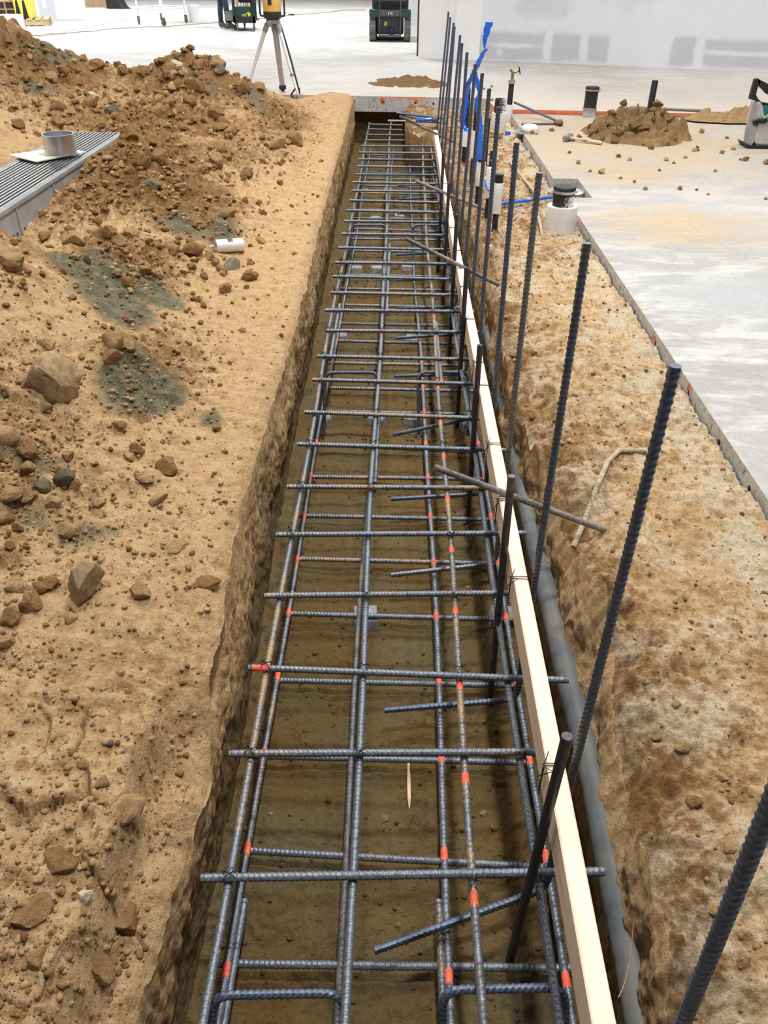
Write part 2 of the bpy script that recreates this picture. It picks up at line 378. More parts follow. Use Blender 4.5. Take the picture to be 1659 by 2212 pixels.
def h_right(X, Y, detail=True):
    z = -.105 + .03*gauss(X, Y, .85, 2.0, .3, 2.0) - .03*sst(Y, 5, 6.5)
    if not detail: return z
    edge = interp(Y, RT)
    r = .10 + .75*np.exp(-np.clip(X-edge, 0, 9)/.11) + .35*gauss(X, Y, .75, 3.0, .18, .6)+.2*sst(Y, 6, 7)
    z = z + fbm(X, Y, None, 3, 4, .5)*.03 + scuffs(X+9, Y)*(.95+.5*r) + clods(X, Y, r*.8)
    z = z - .05*gauss(X, Y, .62, 2.05, .06, .10) - .05*gauss(X, Y, .60, 2.85, .05, .12)-.04*gauss(X,Y,.56,1.25,.06,.2)
    z = z - .05*np.exp(-np.clip(X-edge, 0, 9)/.05)
    z = z - .07*np.exp(-np.clip(X-edge, 0, 9)/.10)*(1-sst(Y, 1.2, 1.7))
    return z
def h_floor(X, Y):
    z = FLOOR_Z + fbm(X, Y, None, 4, 5, .55)*.012 + scuffs(X, Y+3)*.35 + clods(X, Y, .11+.34*(sst(X, .26, .46)+sst(-X, .33, .45))+.10*sst(fbm(X, Y, None, 2.2, 3), .05, .3))
    return z
_gx, _gy = np.arange(-6.0, 1.26, .015), np.arange(.15, 11.6, .018)
_GX, _GY = np.meshgrid(_gx, _gy)
_lt, _rt = interp(_gy, LT), interp(_gy, RT)
_GZ = np.where(_GX < _lt[:, None], h_left(_GX, _GY), np.where(_GX > _rt[:, None], h_right(_GX, _GY), h_floor(_GX, _GY)))
def ground_z(x, y):
    i = min(max((x+6.0)/.015, 0), len(_gx)-1.001); j = min(max((y-.15)/.018, 0), len(_gy)-1.001)
    a, b = int(i), int(j); u, v = i-a, j-b
    return float((_GZ[b, a]*(1-u)+_GZ[b, a+1]*u)*(1-v)+(_GZ[b+1, a]*(1-u)+_GZ[b+1, a+1]*u)*v)
def hit(px, py, z0=0.0):
    """the point of the ground seen at a place of the photograph"""
    d = ray(px, py); t = .9/-d.z if d.z < 0 else 8.0; t = (CAM_H-1.0)/-d.z
    step = .02*max(1, t*.3)
    for _ in range(1500):
        x, y, z = d.x*t, d.y*t, CAM_H+d.z*t
        if y > 10.4 or z <= ground_z(x, y): break
        t += step
    x, y = d.x*t, min(d.y*t, 10.4)
    return Vector((x, y, ground_z(x, y)))

QUAL = 1.25
def build_ground():
    k = .0031/QUAL; n = int(math.log((11.0+.9)/(.30+.9))/k); Yr = np.r_[np.linspace(-.9, .295, 70), (.30+.9)*np.exp(np.arange(n+1)*k)-.9]
    nl, nw, nf, nr = int(560*QUAL), int(90*QUAL), int(330*QUAL), int(300*QUAL)
    Y1 = Yr[:, None]
    blocks = []
    # left bank
    s = np.r_[np.linspace(1.9, 1.02, 60), np.linspace(1, 0, nl-60)**1.12]; eL = interp(Yr, LT)+.024*fbm(Yr*1.0, Yr*0, None, 4, 6, .6)
    W = .30+.50*np.clip(Yr, .3, 99)
    XL = eL[:, None]-s[None, :]*W[:, None]; YL = np.broadcast_to(Y1, XL.shape)
    ZL = h_left(XL, YL)
    # left wall
    q = np.linspace(0, 1, nw)[None, 1:]
    bl = interp(Yr, LB)[:, None]; z0 = ZL[:, -1:]
    def wall(ea, eb, z0, zf, sgn, seed):
        Zw = z0+(zf-z0)*q; Xw = ea+(eb-ea)*q**.8
        Yw = np.broadcast_to(Y1, Zw.shape)
        env = np.sin(np.clip(q, 0, 1)*PI)**.5
        d = fbm(Yw, Zw*1.0+seed, None, 3.0, 5, .55)*.035 + fbm(Yw, Zw*.35+seed, None, 22, 3)*.008
        d = d*.8 - sgn*facets(Yw, Zw*.8+seed, 6, 5+seed)*.012 - sgn*facets(Yw, Zw*1.0+seed, 22, 6+seed)*.006 + sgn*.007*np.clip(1-np.abs(fbm(Yw, Zw*.7+seed, None, 14, 4))*3, 0, 1)
        return Xw+d*env, Yw, Zw
    zfl = h_floor(bl, Y1)
    XwL, YwL, ZwL = wall(eL[:, None], bl, z0, zfl, -1, 0.0)
    hole = gauss(YwL, ZwL, 1.40, -.12, .09, .07); XwL = XwL - hole*.07
    # floor
    br = interp(Yr, RB)[:, None]; u = np.linspace(0, 1, nf)[None, 1:]
    Xf = bl+(br-bl)*u; Yf = np.broadcast_to(Y1, Xf.shape); Zf = h_floor(Xf, Yf)
    # right bank and wall
    eR = interp(Yr, RT)+.045*fbm(Yr, Yr*0+7, None, 3.2, 6, .62)
    v = np.linspace(0, 1, nr)[None, :]; slabx = 1.23
    XR = eR[:, None]+(slabx-eR[:, None])*v; YR = np.broadcast_to(Y1, XR.shape); ZR = h_right(XR, YR)
    XwR, YwR, ZwR = wall(eR[:, None], br, ZR[:, :1], Zf[:, -1:], 1, 3.0)
    bulge = np.exp(-((ZwR+.30)/.09)**2)*(1-sst(YwR, 4.0, 4.5)); XwR = XwR+bulge*(.010-.040*np.clip(fbm(YwR, ZwR, None, 4.5, 4)*1.6+.35, 0, 1))
    XwR, YwR, ZwR = XwR[:, ::-1], YwR[:, ::-1], ZwR[:, ::-1]
    X = np.hstack([XL, XwL, Xf, XwR, XR]); Yg = np.hstack([YL, YwL, Yf, YwR, YR]); Z = np.hstack([ZL, ZwL, Zf, ZwR, ZR])
    reg = np.r_[np.zeros(nl), np.ones(nw-1), np.full(nf-1, 2), np.full(nw-1, 3), np.full(nr, 4)]
    R = np.broadcast_to(reg[None, :], X.shape)
    # pigment masks
    lo = fbm(X, Yg, None, 1.3, 4)
    left = R == 0
    rl = rough_left(X, Yg)
    dry = np.where(left, .92-.95*np.clip(rl-.10, 0, 1)+.35*lo, .74+.5*lo)
    dry = np.where(left, dry-.35*gauss(X, Yg, -.62, 1.35, .25, .25)-.3*gauss(X,Yg,-1.6,3.3,.35,.35), dry)
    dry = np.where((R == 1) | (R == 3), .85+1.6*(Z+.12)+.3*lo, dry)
    dry = np.where(R == 4, dry-.55*np.exp(-np.clip(X-eR[:, None], 0, 9)/.13)-.35*sst(Yg, 4.8, 6.0), dry)
    gray = np.zeros_like(X)
    spots = [(hit(px, py), rx, ry, a) for px, py, rx, ry, a in ((200,590,.20,.17,1.1), (290,610,.22,.22,1.1), (255,660,.17,.22,1.1), (340,640,.15,.16,.95), (140,575,.10,.12,.9), (300,820,.17,.24,1.05), (350,870,.11,.13,1.0), (270,790,.09,.12,.8), (455,903,.055,.07,.85),
        (60,975,.14,.10,.6), (170,1150,.16,.10,.62), (60,1130,.12,.12,.55), (390,480,.22,.25,.75), (480,505,.14,.3,.8), (105,110,.3,.6,.9), (80,190,.25,.35,.7), (400,170,.4,.3,.45), (570,250,.35,.3,.5), (300,250,.3,.3,.35), (545,205,.32,.45,.62), (455,190,.3,.3,.55))]
    for pc_, rx, ry, a in spots:
        cx, cy = pc_.x, pc_.y
        gray = np.maximum(gray, a*gauss(X, Yg, cx, cy, rx, ry))
    gray = np.where(left, gray+.12*lo, 0)
    gray = np.where(R == 1, .35*sst(perlin(Yg*2.2, Z*5), .15, .5)*1.6, gray)
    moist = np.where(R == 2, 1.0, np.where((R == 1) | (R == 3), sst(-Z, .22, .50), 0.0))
    pale = np.where(R == 4, .47+.6*fbm(X, Yg, None, 5, 5)+.22*sst(X, .9, 1.2), np.where(left, .38*sst(1.5-Yg, 0, .5)+.40*lo-.02, 0))
    heap = (left & (np.clip(rl, 0, 2) > .42) & (Yg > 3.2)) | (left & (X < -1.9) & (Yg > 2))
    hv = heap.astype(float)
    nR, nC = X.shape
    co = np.stack([X, Yg, Z], -1).reshape(-1, 3)
    i = np.arange(nR*nC).reshape(nR, nC)
    f = np.stack([i[:-1, :-1], i[:-1, 1:], i[1:, 1:], i[1:, :-1]], -1).reshape(-1, 4)
    fh = (hv.reshape(-1)[f].mean(1) > .5)
    at_ = {'dry': dry, 'gray': gray, 'moist': moist, 'pale': pale}
    def make(name, faces, loc):
        used, inv = np.unique(faces.reshape(-1), return_inverse=True)
        me = bpy.data.meshes.new(name); nf_ = len(faces)
        me.vertices.add(len(used)); me.vertices.foreach_set('co', (co[used]-np.array(loc)).astype(np.float32).reshape(-1))
        me.loops.add(nf_*4); me.loops.foreach_set('vertex_index', inv.astype(np.int32))
        me.polygons.add(nf_); me.polygons.foreach_set('loop_start', np.arange(nf_, dtype=np.int32)*4)
        me.update(calc_edges=True); me.validate()
        for kk, a in at_.items():
            at2 = me.attributes.new(kk, 'FLOAT', 'POINT'); at2.data.foreach_set('value', a.reshape(-1)[used].astype(np.float32))
        me.polygons.foreach_set('use_smooth', np.ones(len(me.polygons), bool))
        me.materials.append(MAT['soil'])
        o = bpy.data.objects.new(name, me); o.location = loc; C.objects.link(o); return o
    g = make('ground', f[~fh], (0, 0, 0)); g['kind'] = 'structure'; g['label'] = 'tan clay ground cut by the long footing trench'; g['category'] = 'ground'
    s_ = make('spoil_heap', f[fh], (-2.2, 7, 0)); s_['kind'] = 'stuff'; s_['category'] = 'soil heap'
    s_['label'] = 'brown heaps of loose excavated soil left of the trench'
build_ground()
# ------------------------------------------------------------------ mesh helpers
class MB:
    def __init__(s): s.v = []; s.f = []; s.m = []; s.sm = []
    def add(s, vs, fs, mi=0, smooth=True):
        o = len(s.v); s.v += [Vector(q) for q in vs]
        for f in fs: s.f.append([i+o for i in f]); s.m.append(mi); s.sm.append(smooth)
        return s
    def box(s, c, d, R=None, mi=0, bev=0):
        c = Vector(c); hx, hy, hz = d[0]/2, d[1]/2, d[2]/2
        if bev:
            b = min(bev, hx*.9, hy*.9, hz*.9); pts = []
            import itertools
            for sx, sy, sz in itertools.product((-1,1), repeat=3):
                pts += [(sx*hx, sy*(hy-b), sz*(hz-b)), (sx*(hx-b), sy*hy, sz*(hz-b)), (sx*(hx-b), sy*(hy-b), sz*hz)]
            import bmesh
            bm = bmesh.new(); [bm.verts.new(p) for p in pts]
            bmesh.ops.convex_hull(bm, input=bm.verts); bmesh.ops.dissolve_limit(bm, angle_limit=.02, verts=bm.verts, edges=bm.edges)
            bm.verts.index_update(); vs = [v.co.copy() for v in bm.verts]; fs = [[v.index for v in f.verts] for f in bm.faces]; bm.free()
        else:
            vs = [Vector((x*hx, y*hy, z*hz)) for x in (-1,1) for y in (-1,1) for z in (-1,1)]
            fs = [(0,1,3,2), (4,6,7,5), (0,4,5,1), (2,3,7,6), (0,2,6,4), (1,5,7,3)]
        if R is not None: vs = [R @ Vector(v) for v in vs]
        return s.add([Vector(v)+c for v in vs], fs, mi, False)
    def ring_tube(s, rings, mi=0, cap=True, smooth=True, closed=False):
        n = len(rings[0]); o = len(s.v); vs = [p for r in rings for p in r]; fs = []; k = len(rings)
        for i in range(k if closed else k-1):
            a, b = i*n, ((i+1) % k)*n
            for j in range(n): fs.append((a+j, a+(j+1) % n, b+(j+1) % n, b+j))
        s.add(vs, fs, mi, smooth)
        if cap and not closed:
            for base, rev in ((0, True), ((k-1)*n, False)):
                f = [o+base+j for j in range(n)]
                s.f.append(f[::-1] if rev else f); s.m.append(mi); s.sm.append(False)
        return s
    def tube(s, path, r, n=10, mi=0, cap=True, closed=False):
        path = [Vector(p) for p in path]; k = len(path)
        rr = r if isinstance(r, (list, tuple)) else [r]*k
        rings = []; prev = None
        for i, p in enumerate(path):
            if closed: t = (path[(i+1) % k]-path[i-1]).normalized()
            else: t = (path[min(i+1, k-1)]-path[max(i-1, 0)]).normalized()
            if prev is None:
                u = t.orthogonal().normalized()
            else:
                u = (prev - t*prev.dot(t)); u = u.normalized() if u.length > 1e-6 else t.orthogonal().normalized()
            prev = u; w_ = t.cross(u)
            rings.append([p+(u*math.cos(a)+w_*math.sin(a))*rr[i] for a in [2*PI*j/n for j in range(n)]])
        return s.ring_tube(rings, mi, cap, True, closed)
    def lathe(s, prof, c, axis=(0,0,1), n=24, mi=0, cap=True):
        ax = Vector(axis).normalized(); u = ax.orthogonal().normalized(); w_ = ax.cross(u); c = Vector(c)
        rings = [[c+ax*h+(u*math.cos(a)+w_*math.sin(a))*r for a in [2*PI*j/n for j in range(n)]] for r, h in prof]
        return s.ring_tube(rings, mi, cap, True)
    def prism(s, poly, h0, h1, fr=None, mi=0):
        """poly in local xy, extruded along local z; fr maps local to world"""
        n = len(poly); vs = [Vector((x, y, h0)) for x, y in poly]+[Vector((x, y, h1)) for x, y in poly]
        if fr is not None: vs = [fr @ v for v in vs]
        fs = [list(range(n))[::-1], list(range(n, 2*n))]+[(i, (i+1) % n, n+(i+1) % n, n+i) for i in range(n)]
        return s.add(vs, fs, mi, False)
    def build(s, name, mats, parent=None, origin=None, angle=40):
        me = bpy.data.meshes.new(name)
        mats = mats if isinstance(mats, (list, tuple)) else [mats]
        if parent is not None:
            o_ = Vector((0,0,0)); q = parent
            while q is not None: o_ = o_+q.location; q = q.parent
            org = o_; loc = Vector((0,0,0))
        else:
            if origin is None:
                xs = [v.x for v in s.v]; ys = [v.y for v in s.v]; zs = [v.z for v in s.v]
                origin = ((min(xs)+max(xs))/2, (min(ys)+max(ys))/2, min(zs))
            org = Vector(origin); loc = org
        me.from_pydata([tuple(v-org) for v in s.v], [], s.f)
        me.polygons.foreach_set('material_index', s.m); me.polygons.foreach_set('use_smooth', s.sm)
        for m in mats: me.materials.append(MAT[m] if isinstance(m, str) else m)
        me.update()
        if angle: me.set_sharp_from_angle(angle=math.radians(angle))
        ob = bpy.data.objects.new(name, me); ob.location = loc; C.objects.link(ob)
        if parent is not None: ob.parent = parent
        return ob
def tag(o, label, cat, group=None, kind=None):
    if label: o['label'] = label
    if cat: o['category'] = cat
    if group: o['group'] = group
    if kind: o['kind'] = kind
    return o
def thing(name, loc, label, cat, group=None):
    o = bpy.data.objects.new(name, None); o.location = loc; o.empty_display_size = .1; C.objects.link(o)
    return tag(o, label, cat, group)
def struct(o, label=None):
    o['kind'] = 'structure'
    if label: o['label'] = label
    return o
def copy_tree(o, parent=None):
    c = o.copy(); C.objects.link(c); c.parent = parent
    for ch in list(o.children): copy_tree(ch, c)
    return c
def rotz(a): return Matrix.Rotation(a, 3, 'Z')
def fillet(pts, r, k=6):
    pts = [Vector(p) for p in pts]; out = [pts[0]]
    for a, b, c in zip(pts, pts[1:], pts[2:]):
        d1 = (a-b).normalized(); d2 = (c-b).normalized(); ang = d1.angle(d2); t = r/math.tan(ang/2)
        t = min(t, (a-b).length*.49, (c-b).length*.49)
        p1 = b+d1*t; p2 = b+d2*t
        for i in range(k+1):
            q = i/k; out.append(p1*(1-q)**2+b*2*q*(1-q)+p2*q*q)
    out.append(pts[-1]); return out
def ORD(i): return ['first','second','third','fourth','fifth','sixth','seventh','eighth','ninth','tenth','eleventh','twelfth','thirteenth','fourteenth','fifteenth','sixteenth','seventeenth','eighteenth','nineteenth','twentieth','twenty-first','twenty-second','twenty-third','twenty-fourth','twenty-fifth','twenty-sixth','twenty-seventh','twenty-eighth','twenty-ninth','thirtieth','thirty-first','thirty-second','thirty-third','thirty-fourth','thirty-fifth'][i]

# ------------------------------------------------------------------ ribbed reinforcing bars
def ribbed(mb, path, r, pitch=.0125, n=9, marks=(), slant=.9, mats=(0, 1)):
    """a deformed bar along path: slanted crescent ribs and two long ribs; marks = (start, end) lengths painted orange"""
    path = [Vector(p) for p in path]
    L = [0.0]
    for a, b in zip(path, path[1:]): L.append(L[-1]+(b-a).length)
    tot = L[-1]; steps = [0.0]; rad = [r]
    k = 0.0
    while k+pitch < tot:
        steps += [k+pitch*.15, k+pitch*.48, k+pitch*.66, k+pitch*.84]; rad += [r*.97, r*.97, r*1.13, r*1.13]; k += pitch
    steps.append(tot); rad.append(r)
    seg = 0; rings = []; prev = None; ss = []
    for s_, q in zip(steps, rad):
        while seg < len(path)-2 and L[seg+1] < s_: seg += 1
        d = L[seg+1]-L[seg]; f = (s_-L[seg])/d if d else 0
        p = path[seg].lerp(path[seg+1], min(max(f, 0), 1)); t = (path[seg+1]-path[seg]).normalized()
        if prev is None: u = t.orthogonal().normalized() if abs(t.z) > .9 else Vector((0,0,1)).cross(t).normalized()
        else:
            u = prev-t*prev.dot(t); u.normalize()
        prev = u; w_ = t.cross(u); ring = []
        inner = 0 < s_ < tot
        for j in range(n):
            a = 2*PI*j/n; sh = slant*r*math.sin(a) if inner and r*1.2 < s_ < tot-r*1.2 else 0
            long_ = 1.09 if (j == 0 or j == n//2) else 1.0
            ring.append(p+t*sh+(u*math.cos(a)+w_*math.sin(a))*max(q, r*.97*long_))
        rings.append(ring); ss.append(s_)
    o = len(mb.v); nk = len(rings)
    mb.ring_tube(rings, mats[0], True, True)
    if marks:
        base = len(mb.f)-((nk-1)*n+2)
        for i in range(nk-1):
            mid = (ss[i]+ss[i+1])/2
            if any(a <= mid <= b for a, b in marks):
                for j in range(n): mb.m[base+i*n+j] = mats[1]
    return mb

RB_ = .0088
LX_UP = [-.345, -.072, .198, .325]; LX_LO = [-.362, -.10, .157, .408]
UPZ_C, UPZ_L, LOZ_C, LOZ_L = -.200, -.2185, -.5015, -.483
Y0_ = -.25
# longitudinal bars, whole length of the trench
wob = lambda y, s: .006*math.sin(y*1.1+s)+.004*math.sin(y*2.7+s*2)
names = ['beside the left trench wall', 'along the middle of the trench', 'right of the trench middle', 'under the timber beam side']
for i, x in enumerate(LX_UP):
    ys = np.linspace(Y0_, 10.25, 50)
    far = [0, -.02, .05, .02][i]
    path = [(x+far*max(0, (y-3)/6)+wob(y, i*2.1), y, UPZ_L+.003*math.sin(y*1.9+i)) for y in ys]
    mk = [(.885-Y0_+.3*k-.014, .885-Y0_+.3*k+.018) for k in range(-2, 15)] if i == 2 else ([(3.9-Y0_+.3*k, 3.94-Y0_+.3*k) for k in range(8)] if i == 1 else [])
    o = ribbed(MB(), path, RB_, marks=mk).build('longitudinal_rebar', [['rebar','rebar','rebar_rusty','rebar'][i], 'paint'])
    tag(o, 'long steel bar of the top mat '+['nearest the left trench wall','on the trench centre line','right of centre with orange marks','closest to the pale timber beam'][i], 'rebar', 'long bars of the top mat')
for i, x in enumerate(LX_LO):
    ys = np.linspace(Y0_, 10.25, 50)
    path = [(x+[.03,.03,-.03,-.03][i]*max(0, (y-2.4)/6)+wob(y, i*1.7+1), y, LOZ_L+.003*math.sin(y*1.6+i)) for y in ys]
    mk = [(1.145-Y0_+.3*k-.016, 1.145-Y0_+.3*k+.018) for k in range(-3, 12)] if i != 1 else []
    o = ribbed(MB(), path, RB_, marks=mk).build('longitudinal_rebar', [['rebar','rebar_rusty','rebar','rebar'][i], 'paint'])
    tag(o, 'long steel bar of the bottom mat '+['lying nearest the left wall','under the middle of the trench','right of centre above the trench floor','lowest on the timber beam side'][i], 'rebar', 'long bars of the bottom mat')
# short lap bars tied beside the long ones
for (x, y0, y1, z, lab) in ((-.32, 3.6, 4.35, UPZ_L, 'short rusty lap bar tied beside the left top long bar'), (-.048, 4.2, 5.5, UPZ_L, 'short lap bar tied beside the middle top long bar'),
                            (.222, 3.35, 4.1, UPZ_L, 'short lap bar with orange tip right of the middle'), (-.345, .40, 1.02, LOZ_L+.002, 'short lap bar at the bottom left near end'), (.132, .40, 1.03, LOZ_L+.002, 'short lap bar at the bottom right of centre, near end'),
                            (-.075, 2.9, 3.5, LOZ_L, 'short lap bar beside the middle bottom bar')):
    o = ribbed(MB(), [(x, y0, z), (x, y1, z)], RB_*.95, marks=[(0, .04)] if 'tip' in lab else []).build('lap_rebar', ['rebar_rusty' if 'rusty' in lab else 'rebar', 'paint']); tag(o, lab, 'rebar', 'lap bars')
# cross bars
proto = ribbed(MB(), [(0, 0, 0), (.87, 0, 0)], RB_*1.02).build('cross_rebar', ['rebar', 'paint'], origin=(0,0,0))
painted = ribbed(MB(), [(0, 0, 0), (.87, 0, 0)], RB_*1.02, marks=[(.012, .05)]).build('cross_rebar', ['rebar', 'paint'], origin=(0,0,0))
UPY = [.615, .915, 1.237, 1.525, 1.825, 2.138, 2.435, 2.747, 3.019, 3.337, 3.60, 3.923, 4.212, 4.491, 4.774, 5.041, 5.353, 5.676, 6.0, 6.3, 6.6, 6.92, 7.22, 7.52, 7.85, 8.15, 8.47, 8.8, 9.1, 9.42, 9.75, 10.06]
UPE = {.915: (-.395, .475, 0), 1.237: (-.392, .452, 0), 1.525: (-.390, .492, 0), 2.138: (-.394, .462, 0), 2.747: (-.388, .455, 0), 3.923: (-.366, .46, 0)}
used = [False, False]
def place_cross(y, x0, x1, dy, z, group, label, paint=False, droop=0):
    src = painted if paint else proto
    if not used[paint]: o = src; used[paint] = True
    else: o = src.copy(); C.objects.link(o)
    o.location = (x0, y, z); ln = x1-x0
    o.scale = (ln/.87, 1, 1); o.rotation_euler = (0, -droop/ln, dy/ln)
    tag(o, label, 'rebar', group)
random.seed(5)
for i, y in enumerate(UPY):
    x0 = -.388+random.uniform(-.008, .008)-.0*i; x1 = .405+random.uniform(-.03, .035)
    if y in UPE: x0, x1, _ = UPE[y]
    if y > 9.05: x1 = .06+random.uniform(-.02, .02); x0 = -.35
    dy = random.uniform(-.03, .03)
    if i in (1, 4, 5): dy = .035
    lab = 'steel cross bar of the top mat with an orange painted left end' if i == 3 else ('nearest steel cross bar of the top mat' if i == 1 else '%s cross bar of the top mat, counted from the near end' % ORD(i))
    if i == 0: lab = 'cross bar of the top mat cut by the lower photo edge'
    place_cross(y, x0, x1, dy, UPZ_C, 'cross bars of the top mat', lab, i == 3)
LOY = [.52]+[.86+.302*k+random.uniform(-.02, .02) for k in range(31)]
for i, y in enumerate(LOY):
    x0 = -.385+random.uniform(-.012, .012); x1 = .44+random.uniform(-.03, .02); dy = random.uniform(-.05, .01)
    if y > 9.05: x1 = .08
    place_cross(y, x0, x1, dy, LOZ_C, 'cross bars of the bottom mat', '%s cross bar of the bottom mat, counted from the near end' % ORD(i))
# standees: bent bars that carry the top mat
def standee(x0, x1, y, lean, lab):
    zt = UPZ_L-.022; zb = FLOOR_Z+.03
    p = fillet([(x0+lean, y-.10, zb), (x0, y, zt), (x1, y+.01, zt), (x1+lean, y-.10, zb)], .045)
    o = ribbed(MB(), p, RB_*.95).build('rebar_standee', ['dowel', 'paint']); tag(o, lab, 'rebar standee', 'bent standee bars under the top mat')
for k, y in enumerate((.70, 3.50, 6.05, 8.35)):
    pl = ['at the near end', 'at the third row of blocks', 'halfway down the trench', 'near the far end of the trench'][k]
    standee(-.335, -.075, y, -.01, 'bent standee bar '+pl+', left of centre')
    if k < 3: standee(.115, .36, y+.02, .012, 'bent standee bar '+pl+', right of centre')
# upright dowels with a hook at the foot
DW = [(1459,790,1.05), (1268,525,1.65), (1165,373,2.31), (1116,308,2.78), (1077,231,3.45), (1057,191,3.95), (1042,158,4.5), (1027,138,4.95),
      (1009,113,5.5), (998,93,6.1), (994,76,6.65), (982,57,7.25), (980,49,7.75), (973,37,8.25), (969,25,8.8)]
HOOK = {1.05: (-.023, .893), 1.65: (-.013, 1.60), 2.78: (-.004, 2.734), 3.45: (.001, 3.277)}
def dowel(top, foot, hx, hy, lab, mat='dowel'):
    zf = -.445
    d = (foot-top).normalized(); bend = Vector((foot.x, foot.y, zf))
    p = fillet([top, foot, bend, (hx, hy, zf-.008)], .05)
    o = ribbed(MB(), p, RB_*1.03, pitch=.0135).build('dowel_rebar', [mat, 'paint'])
    tag(o, lab, 'rebar', 'upright dowel bars along the timber beam')
for i, (px, py, y) in enumerate(DW):
    top = aty(px, py, y); foot = Vector((.392, y-.004, .0)); hx, hy = HOOK.get(y, (0.0, y-.05+random.uniform(-.05, .03)))
    lab = '%s upright dowel bar along the timber beam, counted from the near end' % ORD(i+1)
    if i == 0: lab = 'upright ribbed dowel bar standing in front of the slab edge, tallest in view'
    dowel(top, foot, hx, hy, lab, 'rebar_rusty' if i == 2 else 'dowel')
a = aty(1640, 1800, .45); b = aty(1490, 2175, .45); d = (a-b).normalized()
foot = b-d*((b.z+.0)/d.z); dowel(foot+d*1.0, Vector((foot.x, foot.y, foot.z)), .0, .40, 'upright dowel bar leaving the photo at the lower right corner')

# ------------------------------------------------------------------ timber beam, its stakes, ties and bracing rods
BX0, BX1, BZ0, BZ1 = .327, .366, -.039, .05
mb = MB()
ys = np.linspace(Y0_, 8.25, 44); rings = []
for y in ys:
    dx = .004*math.sin(y*.9); e = .003
    c = [(BX0, BZ0+e), (BX0+e, BZ0), (BX1-e, BZ0), (BX1, BZ0+e), (BX1, BZ1-e), (BX1-e, BZ1), (BX0+e, BZ1), (BX0, BZ1-e)]
    rings.append([Vector((cx+dx, y, cz)) for cx, cz in c])
mb.ring_tube(rings, 0, True, True); o = mb.build('timber_beam', 'wood', angle=25)
tag(o, 'long pale sawn timber beam running along the right of the trench', 'timber')
stk = [((1225,1590), .62), ((1105,1028), .62), ((1037,745), .6), ((1008,578), .6), ((987,463), .6), ((970,395), .6), ((958,330), .6)]
SX = .3135
stake_y = []
for i, ((px, py), _) in enumerate(stk):
    top = atx(px, py, SX); lean = [-.012, .012, .01, .008, .005, .0, .0][i]
    bot = Vector((SX+lean, top.y+[.02, -.03, .0, .02, 0, 0, 0][i], FLOOR_Z-.04)); stake_y.append(top.y)
    # stake stays left of the beam
    mid = top.lerp(bot, .5); mb = MB(); r = .0105
    mb.tube([top+Vector((0,0,0)), top-Vector((0,0,.003)), bot+Vector((0,0,.06)), bot], [r*.93, r, r, .002], 14)
    o = mb.build('form_stake', 'stake', angle=35)
    for k in range(4):     # nail holes: dark pocked rings along the stake
        pass
    tag(o, '%s round steel stake driven beside the timber beam, counted from the near end' % ORD(i) if i else 'nearest round steel stake with a flat cut top, beside the timber beam', 'stake', 'steel stakes along the timber beam')
def wire_loop(y, x0, x1, z0, z1, n=2, tail=True):
    mb = MB()
    for k in range(n):
        yy = y+k*.007; e = .0025; j = .004*math.sin(y*37+k*3)
        mb.tube(fillet([(x0-e, yy, z1+e), (x1+e, yy+j, z1+e), (x1+e, yy-j, z0-e), (x0-e, yy, z0-e)], .004, 3)+[Vector((x0-e, yy, z1+e))], .0011, 5)
    if tail:
        mb.tube([(x0-.004, y, z1+.002), (x0-.012, y-.012, z1+.02), (x0+.008, y-.03, z1+.024), (x0-.01, y-.016, z1-.006), (x0-.012, y+.004, z1-.04)], .0012, 5)
        mb.tube([(x0-.004, y, z1), (x0+.010, y+.03, z1+.012)], .0011, 5)
    return mb
for i, y in enumerate([1.03, 1.63, 2.0, 2.34, 2.79, 3.0, 3.47, 3.9, 4.5, 4.95, 5.5, 6.1]):
    o = wire_loop(y, BX0, BX1+.0, BZ0, BZ1).build('tie_wire', 'wire')
    tag(o, 'black tie wire looped round the timber beam, %s from the near end' % ORD(i), 'wire tie', 'tie wires round the timber beam')
# smooth rods laid across the beam with their ends pushed into the right bank
RODS = [((935,1010), (1265,1130), 2.03, 'nearest grey rod laid across the timber beam'), ((880,512), (1082,618), 4.2, 'second grey rod laid across the timber beam'),
        ((905,376), (1036,448), 5.75, 'third grey rod laid across the timber beam'), ((868,243), (975,305), 8.0, 'farthest grey rod across the end of the timber beam')]
for (a, b, y, lab) in RODS:
    on = Vector((.346, y, BZ1+.010)); B = at(b[0], b[1], -.055); d = (on-B)
    # aim the free end so that it is seen where the photo shows it
    dirA = ray(*a); best = None
    for t in np.linspace(.02, 1.6, 160):
        q = on+d.normalized()*t
        cam0 = Vector((0,0,CAM_H)); rel = q-cam0; cr = rel.cross(dirA).length/dirA.length
        if best is None or cr < best[0]: best = (cr, q)
    A = best[1]; mb = MB(); B2 = B-d.normalized()*.10
    mb.tube([A, A.lerp(B2, .3), A.lerp(B2, .7), B2], .0105, 12); o = mb.build('bracing_rod', 'rod')
    tag(o, lab, 'rod', 'grey rods across the timber beam')
